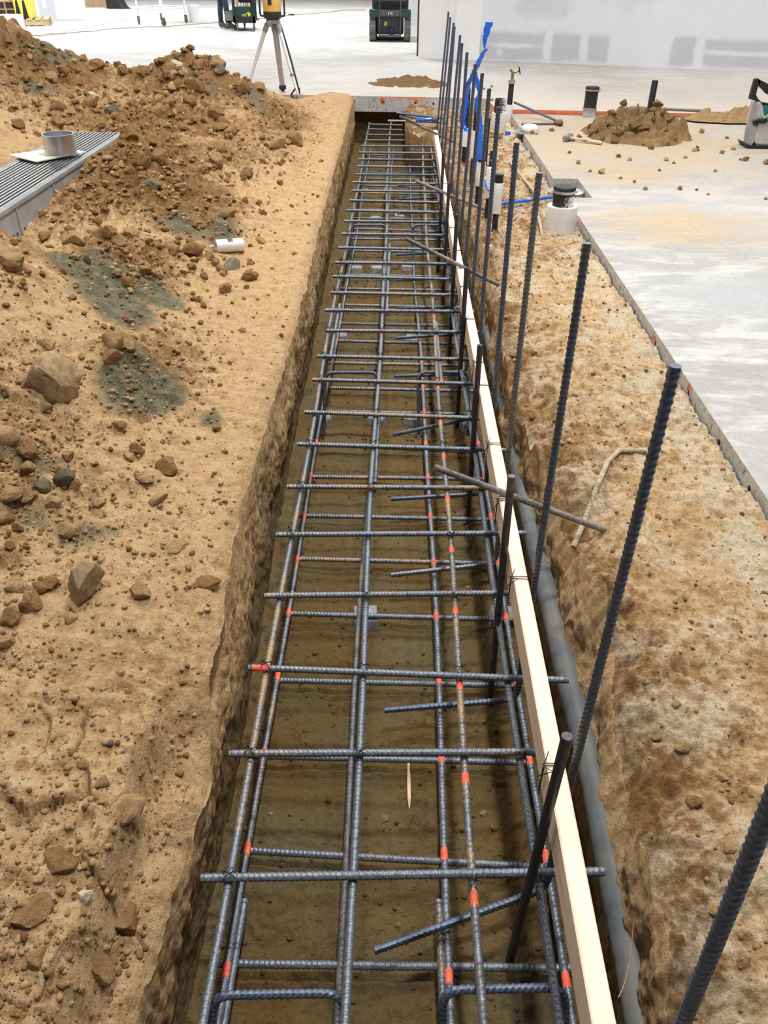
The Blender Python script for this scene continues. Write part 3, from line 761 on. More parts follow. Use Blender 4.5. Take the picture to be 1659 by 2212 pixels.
# small concrete blocks that carry the bottom mat
BL = [(-.088,2.095), (.408,2.108), (-.365,3.568), (-.084,3.578), (.103,3.584), (.375,3.544), (-.343,4.642), (.106,4.60), (-.301,5.916), (-.143,5.923), (.085,5.986), (.334,5.997), (-.2,7.3), (.02,7.4), (-.33,8.3), (-.1,8.35)]
LABB = ['concrete block under the middle bars, nearest to the viewer', 'concrete block by the right wall, nearest to the viewer', 'concrete block by the left wall in the row behind the nearest two', 'concrete block left of centre in the row behind the nearest two', 'pale-topped concrete block right of centre in the row behind the nearest two', 'concrete block by the right wall in the row behind the nearest two',
        'concrete block by the left wall, behind the bent standee bars', 'pale concrete block right of centre, behind the bent standee bars', 'left block in the row of four below the second grey rod', 'second block from the left in the row of four below the second grey rod', 'third block from the left in the row of four below the second grey rod', 'right block in the row of four below the second grey rod',
        'grey block below the third grey rod, left of centre', 'grey block below the third grey rod, at the centre', 'grey block near the far end by the left wall', 'grey block near the far end at the centre']
for (x, y), lab in zip(BL, LABB):
    zf = ground_z(x, y); a = random.uniform(-.3, .3); R = rotz(a); top = LOZ_C-.010; mb = MB()
    b_, t_ = .048, .042
    vs = [R @ Vector((sx*w_, sy*w_, z)) for z, w_ in ((zf-.01-top, b_), (-.006, t_), (0, t_-.005)) for sx, sy in ((-1,-1), (1,-1), (1,1), (-1,1))]
    fs = [(3,2,1,0), (8,9,10,11)]+[(k*4+i, k*4+(i+1) % 4, (k+1)*4+(i+1) % 4, (k+1)*4+i) for k in (0, 1) for i in range(4)]
    mb.add([v+Vector((x, y, top)) for v in vs], fs, 0, False); o = mb.build('spacer_block', 'block', angle=20)
    tag(o, lab, 'concrete block', 'concrete spacer blocks under the bottom mat')
# tie wires at the crossings of the nearer mats
knot = MB()
for s_ in (1, -1):
    knot.tube([(-.012*s_, -.012, .003), (-.011*s_, -.010, .012), (0, 0, .0135), (.011*s_, .010, .012), (.012*s_, .012, .003)], .0012, 5)
knot.tube([(.0, .0, .012), (.004, -.006, .020), (.012, -.008, .026)], .0012, 5); knot.tube([(-.002, .003, .012), (-.008, .002, .022), (-.010, -.008, .024)], .0012, 5)
kn = knot.build('tie_wire', 'wire', origin=(0,0,0)); first = True
for yi, y in enumerate(UPY[1:18]):
    for xi, x in enumerate(LX_UP):
        if (yi*3+xi*5) % 4 == 1: continue
        o = kn if first else kn.copy()
        if not first: C.objects.link(o)
        first = False
        o.location = (x+wob(y, xi*2.1), y+.004, UPZ_C+.002); o.rotation_euler = (0, 0, random.uniform(-.4, .4))
        tag(o, 'small black tie wire knotted at a crossing of the top mat', 'wire tie', 'tie wires on the top mat')
# ------------------------------------------------------------------ floor, slab, walls
def plate(name, poly, z0, z1, mat):
    mb = MB(); mb.prism(poly, z0, z1); return struct(mb.build(name, mat, origin=(0,0,0), angle=10))
# the floor ends in a jogged cut edge at the trench head
plate('floor', [(-24, 11.0), (-6, 11.0), (.95, 10.70), (1.05, 10.68), (1.10, 9.90), (3.3, 9.76), (4.2, 9.86), (14, 9.6), (14, 46), (-24, 46)], -.17, 0, 'floor')
SLZ = -.04
plate('floor.001', [(1.235, -1.2), (7, -1.2), (7, 9.61), (4.2, 9.80), (3.3, 9.70), (1.26, 9.86), (1.255, 8.98), (1.40, 8.98), (1.40, 8.62), (1.25, 8.62), (1.245, 6.72), (1.44, 6.72), (1.44, 6.12), (1.245, 6.12)], -.30, SLZ, 'slab')
# soil face under the floor edge at the head of the trench
def head_face():
    nx, nz = 150, 40; xs = np.linspace(-.75, .30, nx); zs = np.linspace(-.15, -.66, nz)
    X, Z = np.meshgrid(xs, zs); Y = 10.86-.03*0 + fbm(X, Z, None, 5, 5, .6)*.05 + .12*sst(-Z, .15, .35)
    mb = MB(); vs = [Vector(p) for p in np.stack([X, Y, Z], -1).reshape(-1, 3)]
    fs = [(r*nx+c, r*nx+c+1, (r+1)*nx+c+1, (r+1)*nx+c) for r in range(nz-1) for c in range(nx-1)]
    mb.add([v for v in vs], fs); o = mb.build('ground', 'soil', origin=(0,0,0), angle=0)
    for nm, val in (('moist', 1.0), ('dry', .1)):
        a = o.data.attributes.new(nm, 'FLOAT', 'POINT'); a.data.foreach_set('value', np.full(len(o.data.vertices), val, np.float32))
    struct(o, 'dark soil face under the floor edge at the trench head'); o['category'] = 'ground'
head_face()

def drywall_mat():
    m, t, b = nt('taped_drywall'); b.inputs['Roughness'].default_value = .8
    a = t.nodes.new('ShaderNodeAttribute'); a.attribute_name = 'mud'
    n = noise(t, position(t), 2.2, 4, .6); n2 = noise(t, position(t), 14, 4, .6)
    f = ramp(t, math_(t, 'ADD', a.outputs['Fac'], math_(t, 'MULTIPLY', math_(t, 'SUBTRACT', n2, .5), .35)), .1, .9)
    board = mixc(t, n, (.53, .535, .575), (.60, .605, .645)); mud = mixc(t, n, (.70, .715, .775), (.80, .815, .865))
    lk(t, mixc(t, f, board, mud), b.inputs['Base Color']); return m
MAT['drywall'] = drywall_mat()
MAT['whitewall'] = pbr('white_painted_wall', (.80, .80, .815), (.88, .88, .89), 1.5, .75)
def wall_panel(name, a, b, h, maskf, thick=.12):
    nu, nv = 220, 90; a = Vector((*a, 0)); b = Vector((*b, 0)); L_ = (b-a).length; d = (b-a).normalized(); nrm = Vector((-d.y, d.x, 0))
    mb = MB(); uu = np.linspace(0, L_, nu); vv = np.r_[np.linspace(0, 1.3, nv-6), np.linspace(1.6, h, 6)]
    vs = [a+d*u+Vector((0,0,v)) for v in vv for u in uu]
    mb.add(vs, [(r*nu+c, r*nu+c+1, (r+1)*nu+c+1, (r+1)*nu+c) for r in range(nv-1) for c in range(nu-1)], 0, False)
    mb.box(a+d*L_/2+nrm*(thick/2+.004)+Vector((0,0,h/2)), (L_, thick, h), rotz(math.atan2(d.y, d.x)))
    o = mb.build(name, 'drywall', origin=(a.x, a.y, 0), angle=0)
    U, V = np.meshgrid(uu, vv); val = np.r_[maskf(U, V).reshape(-1), np.ones(8)*.9]
    at_ = o.data.attributes.new('mud', 'FLOAT', 'POINT'); at_.data.foreach_set('value', val.astype(np.float32)); return struct(o)
def band(x, a, b, s): return sst(x, a-s, a+s)*(1-sst(x, b-s, b+s))
def mask_right(U, V):
    w_ = .05*fbm(U, V, None, 1.6, 3)+.02*fbm(U, V*3, None, 6, 2)
    raw = band(V+w_, .03, .41+0*U, .06)                      # bare board strip above the floor
    raw = raw*(1-band(U+w_, 1.06, 1.18, .03))*(1-band(U+w_*.7, 1.62, 1.75, .03))*(1-band(U+w_, 2.08, 3.02, .05))*(1-band(U+w_, 3.36, 3.50, .03))
    raw = raw*(1-.85*band(V+w_, .20, .27, .02)*np.maximum(band(U, .2, .95, .2), band(U, 3.45, 6, .2)))
    raw = np.maximum(raw*1.0, .55*sst(fbm(U+9, V, None, .9, 3), .02, .3)*sst(V, .5, .7))
    raw = raw*(1-.9*gauss(U, V, .35, .12, .05, .06))
    return 1-raw
wall_panel('wall_right', (1.28, 14.92), (6.8, 13.47), 4.2, mask_right)
mb = MB(); mb.box((.665, 15.36, 2.1), (.62, .60, 4.2), rotz(-.2)); struct(mb.build('wall_right.001', 'whitewall'))
mb = MB(); mb.box((1.12, 15.15, 2.1), (.40, .44, 4.2), rotz(-.1)); struct(mb.build('wall_right.002', MAT['whitewall']))
MAT['darktrim'] = pbr('dark_door_edge', (.05, .045, .055), None, rough=.5)
mb = MB(); mb.box((.335, 15.72, 1.1), (.05, .62, 2.2), rotz(-.1)); struct(mb.build('trim_1', 'darktrim'))
mb = MB(); mb.box((2.6, 20.9, 2), (4.2, .2, 4)); struct(mb.build('wall_back', 'whitewall'))
def mask_col(U, V):
    return np.clip(band(U, .62, 1.4, .05)+band(U, .1, .22, .03)+band(U, .33, .42, .03)*sst(V, .2, .3), 0, 1)
wall_panel('wall_left', (-9.25, 23.05), (-8.02, 23.62), 4.2, mask_col, .5)
wall_panel('wall_left.001', (-13.0, 24.2), (-9.6, 24.4), 4.2, lambda U, V: .5+.5*band(U, 2, 3.5, .2), .3)

# ------------------------------------------------------------------ heaps of soil on the concrete
MAT['heap'] = None
def mound(name, cx, cy, rx, ry, h, z0, label, seed, dryv, n=170, clod=1.0, kind='stuff'):
    xs = np.linspace(-1.5, 1.5, n); X, Y = np.meshgrid(xs, xs); R = np.hypot(X, Y)
    WX, WY = cx+X*rx, cy+Y*ry
    prof = np.clip(1-(R+.35*fbm(WX+seed, WY, None, 2.2, 4))**1.3, -1, 1)
    Z = np.where(prof > 0, h*np.clip(prof, 0, 1)**.9, h*prof*.3)
    Z = Z + clods(WX+seed, WY, clod*sst(prof, -.15, .4))*1.5 + fbm(WX, WY+seed, None, 9, 4)*.02*sst(prof, -.1, .3) - .012
    keep = Z > -.014
    mb = MB(); vs = [Vector(p) for p in np.stack([WX, WY, Z+z0], -1).reshape(-1, 3)]
    k = keep.reshape(-1); fs = []
    for r in range(n-1):
        for c in range(n-1):
            f = (r*n+c, r*n+c+1, (r+1)*n+c+1, (r+1)*n+c)
            if k[list(f)].any(): fs.append(f)
    u_ = sorted({i for f in fs for i in f}); mp = {i: j for j, i in enumerate(u_)}
    mb.add([vs[i] for i in u_], [[mp[i] for i in f] for f in fs]); o = mb.build(name, 'soil', origin=(cx, cy, z0), angle=0)
    a = o.data.attributes.new('dry', 'FLOAT', 'POINT'); a.data.foreach_set('value', np.full(len(o.data.vertices), dryv, np.float32))
    a = o.data.attributes.new('moist', 'FLOAT', 'POINT'); a.data.foreach_set('value', np.full(len(o.data.vertices), .42, np.float32))
    tag(o, label, 'soil heap', None, kind)
    return xs, Z, cx, cy, rx, ry, z0
slab_heap = mound('soil_pile', 2.36, 8.62, .52, .56, .10, SLZ, 'brown heap of freshly dug soil on the right slab beside the hammer', 3.0, .02, 190, .8)
mound('soil_pile', .13, 12.0, .56, .52, .014, 0, 'thin scatter of brown soil on the floor behind the trench head', 7.0, .1, 130, .26)
mound('soil_pile', 3.7, 9.55, .55, .25, .05, SLZ+.03, 'low grey-tan drift of sandy soil against the floor edge behind the saw', 12.0, .6, 90, .4)

# ------------------------------------------------------------------ stones and clods
def rock_mesh(seed, cuts=5, sub=3, rough=.10):
    import bmesh
    r_ = np.random.default_rng(seed); bm = bmesh.new(); bmesh.ops.create_icosphere(bm, subdivisions=sub, radius=1)
    co = np.array([v.co[:] for v in bm.verts])
    for _ in range(cuts):
        nrm = r_.normal(size=3); nrm /= np.linalg.norm(nrm); d = r_.uniform(.48, .78)
        dd = co @ nrm; co -= np.outer(np.clip(dd-d, 0, None)*.93, nrm)
    s = r_.uniform(0, 50); n_ = fbm(co[:, 0]+s, co[:, 1], co[:, 2], 1.5, 6, .68)
    ln = np.linalg.norm(co, axis=1)[:, None]; co = co*(1+rough*3*n_[:, None])
    for v, c in zip(bm.verts, co): v.co = c
    me = bpy.data.meshes.new('stone'); bm.to_mesh(me); bm.free(); me.polygons.foreach_set('use_smooth', [True]*len(me.polygons))
    me.set_sharp_from_angle(angle=math.radians(38)); me.materials.append(MAT['clod']); return me
ROCKS = [rock_mesh(100+i, 9+i % 5, 4 if i < 6 else 3, .085+.03*(i % 3)) for i in range(12)]
MAT['greenstone'] = pbr('grey_green_stone', (.23, .22, .15), (.36, .33, .22), 9, .9, bs=.4, bscale=40)
MAT['brownstone'] = pbr('brown_stone', (.27, .185, .092), (.44, .31, .165), 5, .95, bs=.6, bscale=30)
MAT['palestone'] = pbr('pale_stone', (.44, .36, .24), (.58, .49, .35), 9, .9, bs=.4, bscale=40)
def zdepth(p): return (p-Vector((0,0,CAM_H))).dot(AF)
def stone(px, py, wpx, hpx, label, group, k=0, rot=None, mat=None, sink=.28, name='stone', cat='stone', z=None, flat=1.0):
    p = hit(px, py+hpx*.25) if z is None else at(px, py+hpx*.25, z)
    m = zdepth(p)/F_PX; sx = wpx*m/2; sz = hpx*m/2*1.05
    o = bpy.data.objects.new(name, ROCKS[k % len(ROCKS)]); C.objects.link(o)
    o.scale = (sx, (sx+sz)/2*flat, sz); o.location = p+Vector((0, (sx+sz)*.25, sz*(1-2*sink)*.8)); o.rotation_euler = rot or (random.uniform(-.3,.3), random.uniform(-.3,.3), random.uniform(0, 6.2))
    if mat:
        me = o.data.copy(); me.materials[0] = MAT[mat]; o.data = me
    return tag(o, label, cat, group)
G1 = 'larger stones and clods on the left bank'
stone(108, 830, 135, 165, 'large half-buried brown boulder on the left bank', G1, 4, (.2, .1, 1.1), 'brownstone', .30, flat=.8)
stone(180, 1278, 92, 112, 'upright wedge-shaped brown stone with a pale spot on the left bank', G1, 3, (.0, .1, .3), 'brownstone', .12)
for px, py, w_, h_, k, lab in ((300,1290,58,46,0,'rounded tan clod right of the upright wedge stone'), (65,1305,46,70,5,'tall tan clod left of the upright wedge stone'), (20,1345,44,60,2,'tan clod at the left photo edge beside the upright wedge stone'),
    (32,1268,54,40,7,'flat tan clod behind the tall clod at the left edge'), (112,1268,52,34,8,'dark clod touching the left side of the upright wedge stone'), (85,1275,40,40,6,'tan clod between the dark clod and the tall clod'), (8,1395,44,44,1,'tan clod in the left photo corner, lowest of its cluster'), (150,1345,36,30,9,'small clod below the upright wedge stone'),
    (60,1085,46,46,3,'brown angular clod on the grey gravel of the left bank'), (157,1052,34,36,5,'pale angular clod by the gravel of the left bank'), (208,1092,44,30,0,'smooth oval tan stone right of the pale angular clod'), (280,1098,28,16,2,'small pale flat stone right of the oval tan stone'),
    (290,1195,18,16,1,'small grey round pebble on the left bank'), (338,1088,58,30,6,'crusty brown clod on the bare path of the left bank'),
    (155,516,58,46,0,'round brown boulder at the foot of the heap beside the drain channel'), (100,512,44,26,7,'low brown clod left of the round brown boulder'), (280,505,46,34,4,'angular brown clod at the heap foot above the green-grey soil'),
    (412,540,60,44,8,'blocky tan clod left of the spray can'), (452,553,26,22,2,'small tan stone below the cap of the spray can'), (478,585,34,26,1,'tan clod next to the grey-green round stone'), (462,568,26,22,9,'small tan clod left of the grey-green round stone'),
    (537,598,44,32,5,'tan stone right of the grey-green round stone'), (490,463,56,30,6,'pale flat boulder above the spray can'), (480,420,50,34,3,'tan boulder above the pale flat boulder'),
    (465,352,34,44,7,'pale slab of stone on edge in the middle heap'), (382,392,36,22,1,'tan clod on the crest of the middle heap'), (530,375,34,26,2,'pale clod on the right flank of the middle heap'), (330,525-120,44,34,0,'brown clod on the near slope of the middle heap'),
    (100,755,46,34,2,'dark clod on top of the half-buried boulder'), (25,575,80,50,4,'large brown clod crowning the mound at the left photo edge')):
    stone(px, py, w_, h_, lab, G1, k)
stone(500, 574, 38, 36, 'grey-green round stone under the spray can', G1, 0, None, 'greenstone', .2)
stone(197, 213, 42, 22, 'pale flat stone lodged in the back heap', G1, 6, None, 'palestone', .2)
stone(385, 150, 40, 30, 'pale grey boulder on the crest of the back heap', G1, 5, None, 'palestone', .2)
stone(475, 160, 26, 30, 'pointed tan clod on the right shoulder of the back heap', G1, 3)
stone(430, 145, 34, 26, 'brown clod on top of the back heap', G1, 7)
stone(30, 70, 34, 36, 'tall brown clod at the peak of the far left heap', G1, 2); stone(48, 80, 34, 44, 'brown clod right of the far left peak', G1, 4)
for px, py, w_, h_, lab in ((182,1950,40,34,'small whitish stone in the cracked crust'), (75,2080,60,50,'pale crusted clod in the cracked corner'), (205,1840,36,30,'round tan clod at the edge of the cracked crust'), (178,1660,26,22,'tan clod in the hollow of the near left bank'), (225,1705,40,22,'cluster clod beside the hollow of the near left bank')):
    stone(px, py, w_, h_, lab, G1, px, None, 'palestone' if 'whitish' in lab else None)
# many loose clods on the rough ground
random.seed(21); cnt = 0; tries = 0
while cnt < 168 and tries < 6000:
    tries += 1
    px = random.uniform(0, 640); py = random.uniform(110, 1250)
    p = hit(px, py)
    if p.x > -.58 or p.y > 10.2: continue
    r_ = float(rough_left(np.array([p.x]), np.array([p.y]))[0])
    if random.random() > r_**1.3: continue
    w_ = random.choice((12, 14, 17, 20, 26, 34, 44))*(1.0 if py < 600 else 1.3)
    stone(px, py, w_, w_*random.uniform(.6, .95), 'loose clod of soil on the rough left bank', 'loose clods on the left bank', random.randrange(12), None, None, .22, 'soil_clod', 'soil clod'); cnt += 1
SL = [(1300,372,20),(1340,385,9),(1370,393,10),(1440,345,14),(1455,352,10),(1425,368,9),(1515,285,16),(1395,408,14),(1470,408,14),(1545,370,10),(1505,410,8),(1560,330,13),(1585,322,14),(1570,298,10),(1655,352,18),(1610,345,18),(1530,420,8),(1600,345,8),
      (1250,352,14),(1275,370,10),(1230,330,10),(1210,268,26),(1192,281,14),(1150,285,14),(1480,262,12),(1450,272,14),(1655,430,10),(1500,325,16),(1480,340,12),(1360,345,12),(1335,338,14)]
for i, (px, py, w_) in enumerate(SL):
    stone(px, py, w_, w_*.7, 'small brown clod scattered on the right slab', 'small clods on the right slab', i, None, None, .15, 'soil_clod', 'soil clod', SLZ)
MAT['darkclod'] = pbr('dark_clod', (.165, .098, .038), (.27, .168, .072), 7, .95, bs=.6, bscale=40, rnd=.5); bpy.data.objects['soil_pile'].data.materials[0] = MAT['darkclod']
random.seed(31); made = 0     # lumps lying on the heap of the right slab
while made < 54:
    u, v = random.gauss(0, .5), random.gauss(0, .5)
    if max(abs(u), abs(v)) > 1.35: continue
    xs_, Z_, cx_, cy_, rx_, ry_, z0_ = slab_heap
    zz = Z_[int((v+1.5)/3*189), int((u+1.5)/3*189)]
    o = bpy.data.objects.new('soil_clod', ROCKS[made % 12]); C.objects.link(o); r_ = random.uniform(.028, .068)*(1.15-.4*math.hypot(u, v))
    me_ = MAT.get('darkclod') or MAT.setdefault('darkclod', pbr('dark_clod', (.165, .098, .038), (.27, .168, .072), 7, .95, bs=.6, bscale=40, rnd=.5))
    if ('dk', made % 12) not in MAT: q = ROCKS[made % 12].copy(); q.materials[0] = me_; MAT[('dk', made % 12)] = q
    o.data = MAT[('dk', made % 12)]
    o.scale = (r_, r_*random.uniform(.7, 1), r_*random.uniform(.6, .9)); o.rotation_euler = [random.uniform(0, 6) for _ in range(3)]
    o.location = (cx_+u*rx_, cy_+v*ry_, z0_+max(zz, 0)+r_*.3); tag(o, 'dark clod lying on the soil heap of the right slab', 'soil clod', 'clods on the soil heap of the slab'); made += 1
for i, (px, py, w_) in enumerate(((1045,192,10),(1062,187,8),(1008,208,8),(1062,217,10))):
    stone(px, py, w_, w_*.7, 'tiny clod on the floor behind the upright bars', 'clods on the far floor', i, None, None, .15, 'soil_clod', 'soil clod', 0)
RS = [(1095,690,18),(1110,770,22),(1150,905,26),(1230,955,24),(1285,1060,20),(1350,1015,18),(1420,1120,20),(1300,1270,22),(1460,1530,26),(1420,1600,26),(1560,1690,34),(1500,1745,44),(1600,2090,40),(1540,1980,36),(1395,1480,20),(1560,1020,14),(1445,880,14),(1330,800,12),(1475,1630,44),(1575,1850,34)]
for i, (px, py, w_) in enumerate(RS):
    stone(px, py, w_, w_*.6, 'crumbly clod on the right bank', 'clods on the right bank', i+2, None, None, .3, 'soil_clod', 'soil clod')
FL = [(800,1850,18),(1010,1270,12),(575,1610,12),(610,1870,14),(830,1770,24),(1045,1760,20),(1065,1790,22),(530,1790,14),(640,1430,8),(1000,1990,14),(860,2000,16),(990,1360,10),(700,1150,6),(1045,1560,12),(585,1760,14),(560,1500,12)]
for i, (px, py, w_) in enumerate(FL):
    p = at(px, py, FLOOR_Z)
    stone(px, py, w_, w_*.6, 'crumb of soil on the trench floor', 'crumbs on the trench floor', i, None, None, .25, 'soil_clod', 'soil clod', ground_z(p.x, p.y))
# grit too fine to count: one object
def grit():
    r_ = np.random.default_rng(5); base = np.array([v.co[:] for v in ROCKS[7].vertices])
    import bmesh
    bm = bmesh.new(); bmesh.ops.create_icosphere(bm, subdivisions=1, radius=1); bv = np.array([v.co[:] for v in bm.verts]); bf = np.array([[v.index for v in f.verts] for f in bm.faces]); bm.free()
    pts = []
    n = 38000; PX = r_.uniform(-20, 700, n); PY = r_.uniform(100, 2230, n)
    D = np.stack([(PX-CX)/F_PX, -(PY-CY)/F_PX, np.ones(n)], 1) @ np.array([AR[:], AU[:], AF[:]])
    Z = np.full(n, .05)
    for _ in range(14):
        T = (Z-CAM_H)/D[:, 2]; X, Y = D[:, 0]*T, D[:, 1]*T; Z = Z*.5+.5*h_left(X, Y)
    T = (Z-CAM_H)/D[:, 2]; X, Y = D[:, 0]*T, D[:, 1]*T
    ok = (X < interp(Y, LT)-.02) & (Y < 10.5) & (Y > .4)
    rr = rough_left(X, Y); dens = np.clip(.015+rr*.95+.22*np.clip(fbm(X, Y, None, 2.5, 3)*2, 0, 1), 0, 1)
    ok &= r_.uniform(size=n) < dens
    X, Y = X[ok], Y[ok]; Z = h_left(X, Y); S_ = (.0020+.0085*r_.uniform(size=len(X))**4)*(.75+.11*Y)*(1+.8*np.clip(rr[ok]-.3, 0, 1))
    # right bank and trench floor
    m = 7000; Yb = .4+9*r_.uniform(size=m)**1.6; Xb = np.where(r_.uniform(size=m) < .5, r_.uniform(.5, 1.22, m), r_.uniform(-.44, .48, m))
    rt = interp(Yb, RT); lt = interp(Yb, LT); onr = Xb > rt+.02; onf = (Xb < interp(Yb, RB)-.01) & (Xb > interp(Yb, LB)+.01)
    Zb = np.where(onr, h_right(Xb, Yb), h_floor(Xb, Yb)); kb = onr | onf
    X = np.r_[X, Xb[kb]]; Y = np.r_[Y, Yb[kb]]; Z = np.r_[Z, Zb[kb]]; S_ = np.r_[S_, ((.0018+.007*r_.uniform(size=m)**4)*(.8+.1*Yb))[kb]]
    k = len(X); sc = S_[:, None, None]*(1+.5*(r_.uniform(size=(k, 1, 3))-.5))
    ang = r_.uniform(0, 6.28, k); c, s = np.cos(ang), np.sin(ang)
    V = bv[None]*(1+.45*(r_.uniform(size=(k, len(bv), 1))-.5))*sc
    V = np.stack([V[..., 0]*c[:, None]-V[..., 1]*s[:, None], V[..., 0]*s[:, None]+V[..., 1]*c[:, None], V[..., 2]*.75], -1)+np.stack([X, Y, Z+S_*.3], -1)[:, None]
    Fc = (bf[None]+(np.arange(k)*len(bv))[:, None, None]).reshape(-1, 3)
    me = bpy.data.meshes.new('soil_grit'); V = V.reshape(-1, 3)
    me.vertices.add(len(V)); me.vertices.foreach_set('co', V.astype(np.float32).reshape(-1)); me.loops.add(len(Fc)*3); me.loops.foreach_set('vertex_index', Fc.astype(np.int32).reshape(-1))
    me.polygons.add(len(Fc)); me.polygons.foreach_set('loop_start', np.arange(len(Fc), dtype=np.int32)*3); me.update(calc_edges=True)
    me.polygons.foreach_set('use_smooth', np.ones(len(Fc), bool)); me.materials.append(MAT['soil'])
    a = me.attributes.new('dry', 'FLOAT', 'POINT'); a.data.foreach_set('value', np.repeat(r_.uniform(.25, .85, k), len(bv)).astype(np.float32))
    a = me.attributes.new('moist', 'FLOAT', 'POINT'); a.data.foreach_set('value', np.repeat((Z < -.3).astype(float), len(bv)).astype(np.float32))
    a = me.attributes.new('gray', 'FLOAT', 'POINT'); a.data.foreach_set('value', np.repeat((r_.uniform(size=k) < .015)*.8, len(bv)).astype(np.float32))
    o = bpy.data.objects.new('soil_grit', me); C.objects.link(o); tag(o, 'fine grit and crumbs of soil strewn over the banks', 'grit', None, 'stuff')
grit()

# rubble between the larger clods: far past counting, one object
def rubble():
    r_ = np.random.default_rng(15); V_, F_, D_ = [], [], []; base = []
    for i in (6, 7, 8, 9, 10, 11):
        me = ROCKS[i]; v = np.array([q.co[:] for q in me.vertices]); f = np.array([p.vertices[:] for p in me.polygons]); base.append((v[:], f))
    n = 0; off = 0
    while n < 800:
        px, py = r_.uniform(0, 640), r_.uniform(100, 720)
        p = hit(px, py)
        if p.x > -.6 or p.y > 10.3: continue
        if -2.75 < p.x < -2.1 and p.y < 6.9: continue
        rl = float(rough_left(np.array([p.x]), np.array([p.y]))[0])
        if r_.uniform() > rl**1.2: continue
        v, f = base[r_.integers(6)]; sz = zdepth(p)/F_PX*r_.choice([4, 5, 6.5, 8, 11])
        a = r_.uniform(0, 6.28); c, s = np.cos(a), np.sin(a); q = v*np.array([1, r_.uniform(.6, 1), r_.uniform(.5, .9)])*sz
        q = np.stack([q[:, 0]*c-q[:, 1]*s, q[:, 0]*s+q[:, 1]*c, q[:, 2]], -1)+np.array([p.x, p.y, p.z+sz*.25])
        V_.append(q); F_.append(f+off); off += len(q); D_.append(np.full(len(q), r_.uniform(.0, .58))); n += 1
    V = np.vstack(V_); Fc = np.vstack(F_); me = bpy.data.meshes.new('soil_rubble')
    me.vertices.add(len(V)); me.vertices.foreach_set('co', V.astype(np.float32).reshape(-1)); me.loops.add(len(Fc)*3); me.loops.foreach_set('vertex_index', Fc.astype(np.int32).reshape(-1))
    me.polygons.add(len(Fc)); me.polygons.foreach_set('loop_start', np.arange(len(Fc), dtype=np.int32)*3); me.update(calc_edges=True)
    me.polygons.foreach_set('use_smooth', np.ones(len(Fc), bool)); me.set_sharp_from_angle(angle=.7); me.materials.append(MAT['soil'])
    a = me.attributes.new('dry', 'FLOAT', 'POINT'); a.data.foreach_set('value', np.concatenate(D_).astype(np.float32))
    o = bpy.data.objects.new('soil_rubble', me); C.objects.link(o); tag(o, 'small rubble of brown soil covering the heaps', 'rubble', None, 'stuff')
rubble()
for px, py, w_, h_, lab in ((272,1765,90,66,'crusted lump at the broken edge of the near left bank'), (120,1880,110,60,'flat crusted plate left of the broken edge'), (55,1985,120,80,'large crusted plate in the cracked left corner'), (262,1990,80,70,'crusted lump hanging over the trench shelf'), (215,2110,90,70,'crusted lump at the lower photo edge'), (440,1265,70,34,'flaking slab of crust on the trench edge beside the wedge stone'), (385,1180,66,30,'flat pale crust patch behind the flaking slab')):
    stone(px, py, w_, h_, lab, G1, px, (.1, -.1, random.uniform(0, 6)), None, .62, 'stone', 'stone', None, 1.0)
# ------------------------------------------------------------------ pipes and scraps on the right
def overspray_mat():
    m, t, b = nt('oversprayed_pipe'); b.inputs['Roughness'].default_value = .45
    p = coords(t); sx = t.nodes.new('ShaderNodeSeparateXYZ'); lk(t, p, sx.inputs[0])
    n = noise(t, p, 70, 5, .75); f = math_(t, 'ADD', math_(t, 'MULTIPLY', sx.outputs[0], 7.5), math_(t, 'MULTIPLY', math_(t, 'SUBTRACT', n, .5), 2.6))
    f = math_(t, 'SUBTRACT', f, math_(t, 'MULTIPLY', sx.outputs[2], .25))
    lk(t, mixc(t, ramp(t, f, .0, .28), (.018, .018, .02), (.85, .86, .88)), b.inputs['Base Color']); return m
MAT['speckled'] = overspray_mat()
MAT['foam'] = pbr('translucent_sleeve', (.70, .67, .63), (.84, .82, .80), 5, .5, bs=.3, bscale=18)
def capped(px, py, topy, z0, r, label, sleeve=None, mat='blackpipe', Y=None, cap='band', name='drain_pipe', tilt=None, group='stub pipes standing right of the trench', cat='pipe', ht=None):
    b = at(px, py, z0) if Y is None else Vector((aty(px, py, Y).x, Y, z0))
    zt = aty(px, topy, b.y).z if ht is None else ht
    t = thing(name, b, label, cat, group)
    h = zt-z0; mb = MB(); top = h-(.012 if cap else 0)
    mb.lathe([(r, -.06), (r, top-.002), (r*.97, top), (r*.90, top), (r*.88, top-.05)], b, n=28); mb.build('pipe', mat, t)
    if cap:
        c = MB(); c.lathe([(r*1.02, h-.052), (r*1.07, h-.050), (r*1.08, h-.008), (r*1.0, h), (r*.9, h+.001), (.001, h-.001)], b, n=28); co = c.build('rubber_cap', 'rubber', t)
        s_ = MB(); s_.lathe([(r*1.085, h-.040), (r*1.11, h-.039), (r*1.11, h-.024), (r*1.085, h-.023)], b, n=28)
        s_.box(b+Vector((r*1.12, -.01, h-.031)), (.012, .028, .016)); s_.build('steel_band', 'steel', co)
    if sleeve:
        rs, zs, m = sleeve[:3]; s_ = MB(); hs = zs-z0; lo_ = (sleeve[3]-z0) if len(sleeve) > 3 else -.05
        s_.lathe([(rs*.96, lo_), (rs, lo_+.004), (rs*1.01, hs*.5), (rs*.99, hs-.006), (rs*.97, hs), (r*1.03, hs), (r*1.03, hs-.03)], b, n=30); s_.build('sleeve', m, t)
    return t, b
capped(1208, 497, 402, -.10, .069, 'large black drain pipe with rubber cap and white overspray in a pale sleeve', (.104, .062, 'foam'), 'speckled')
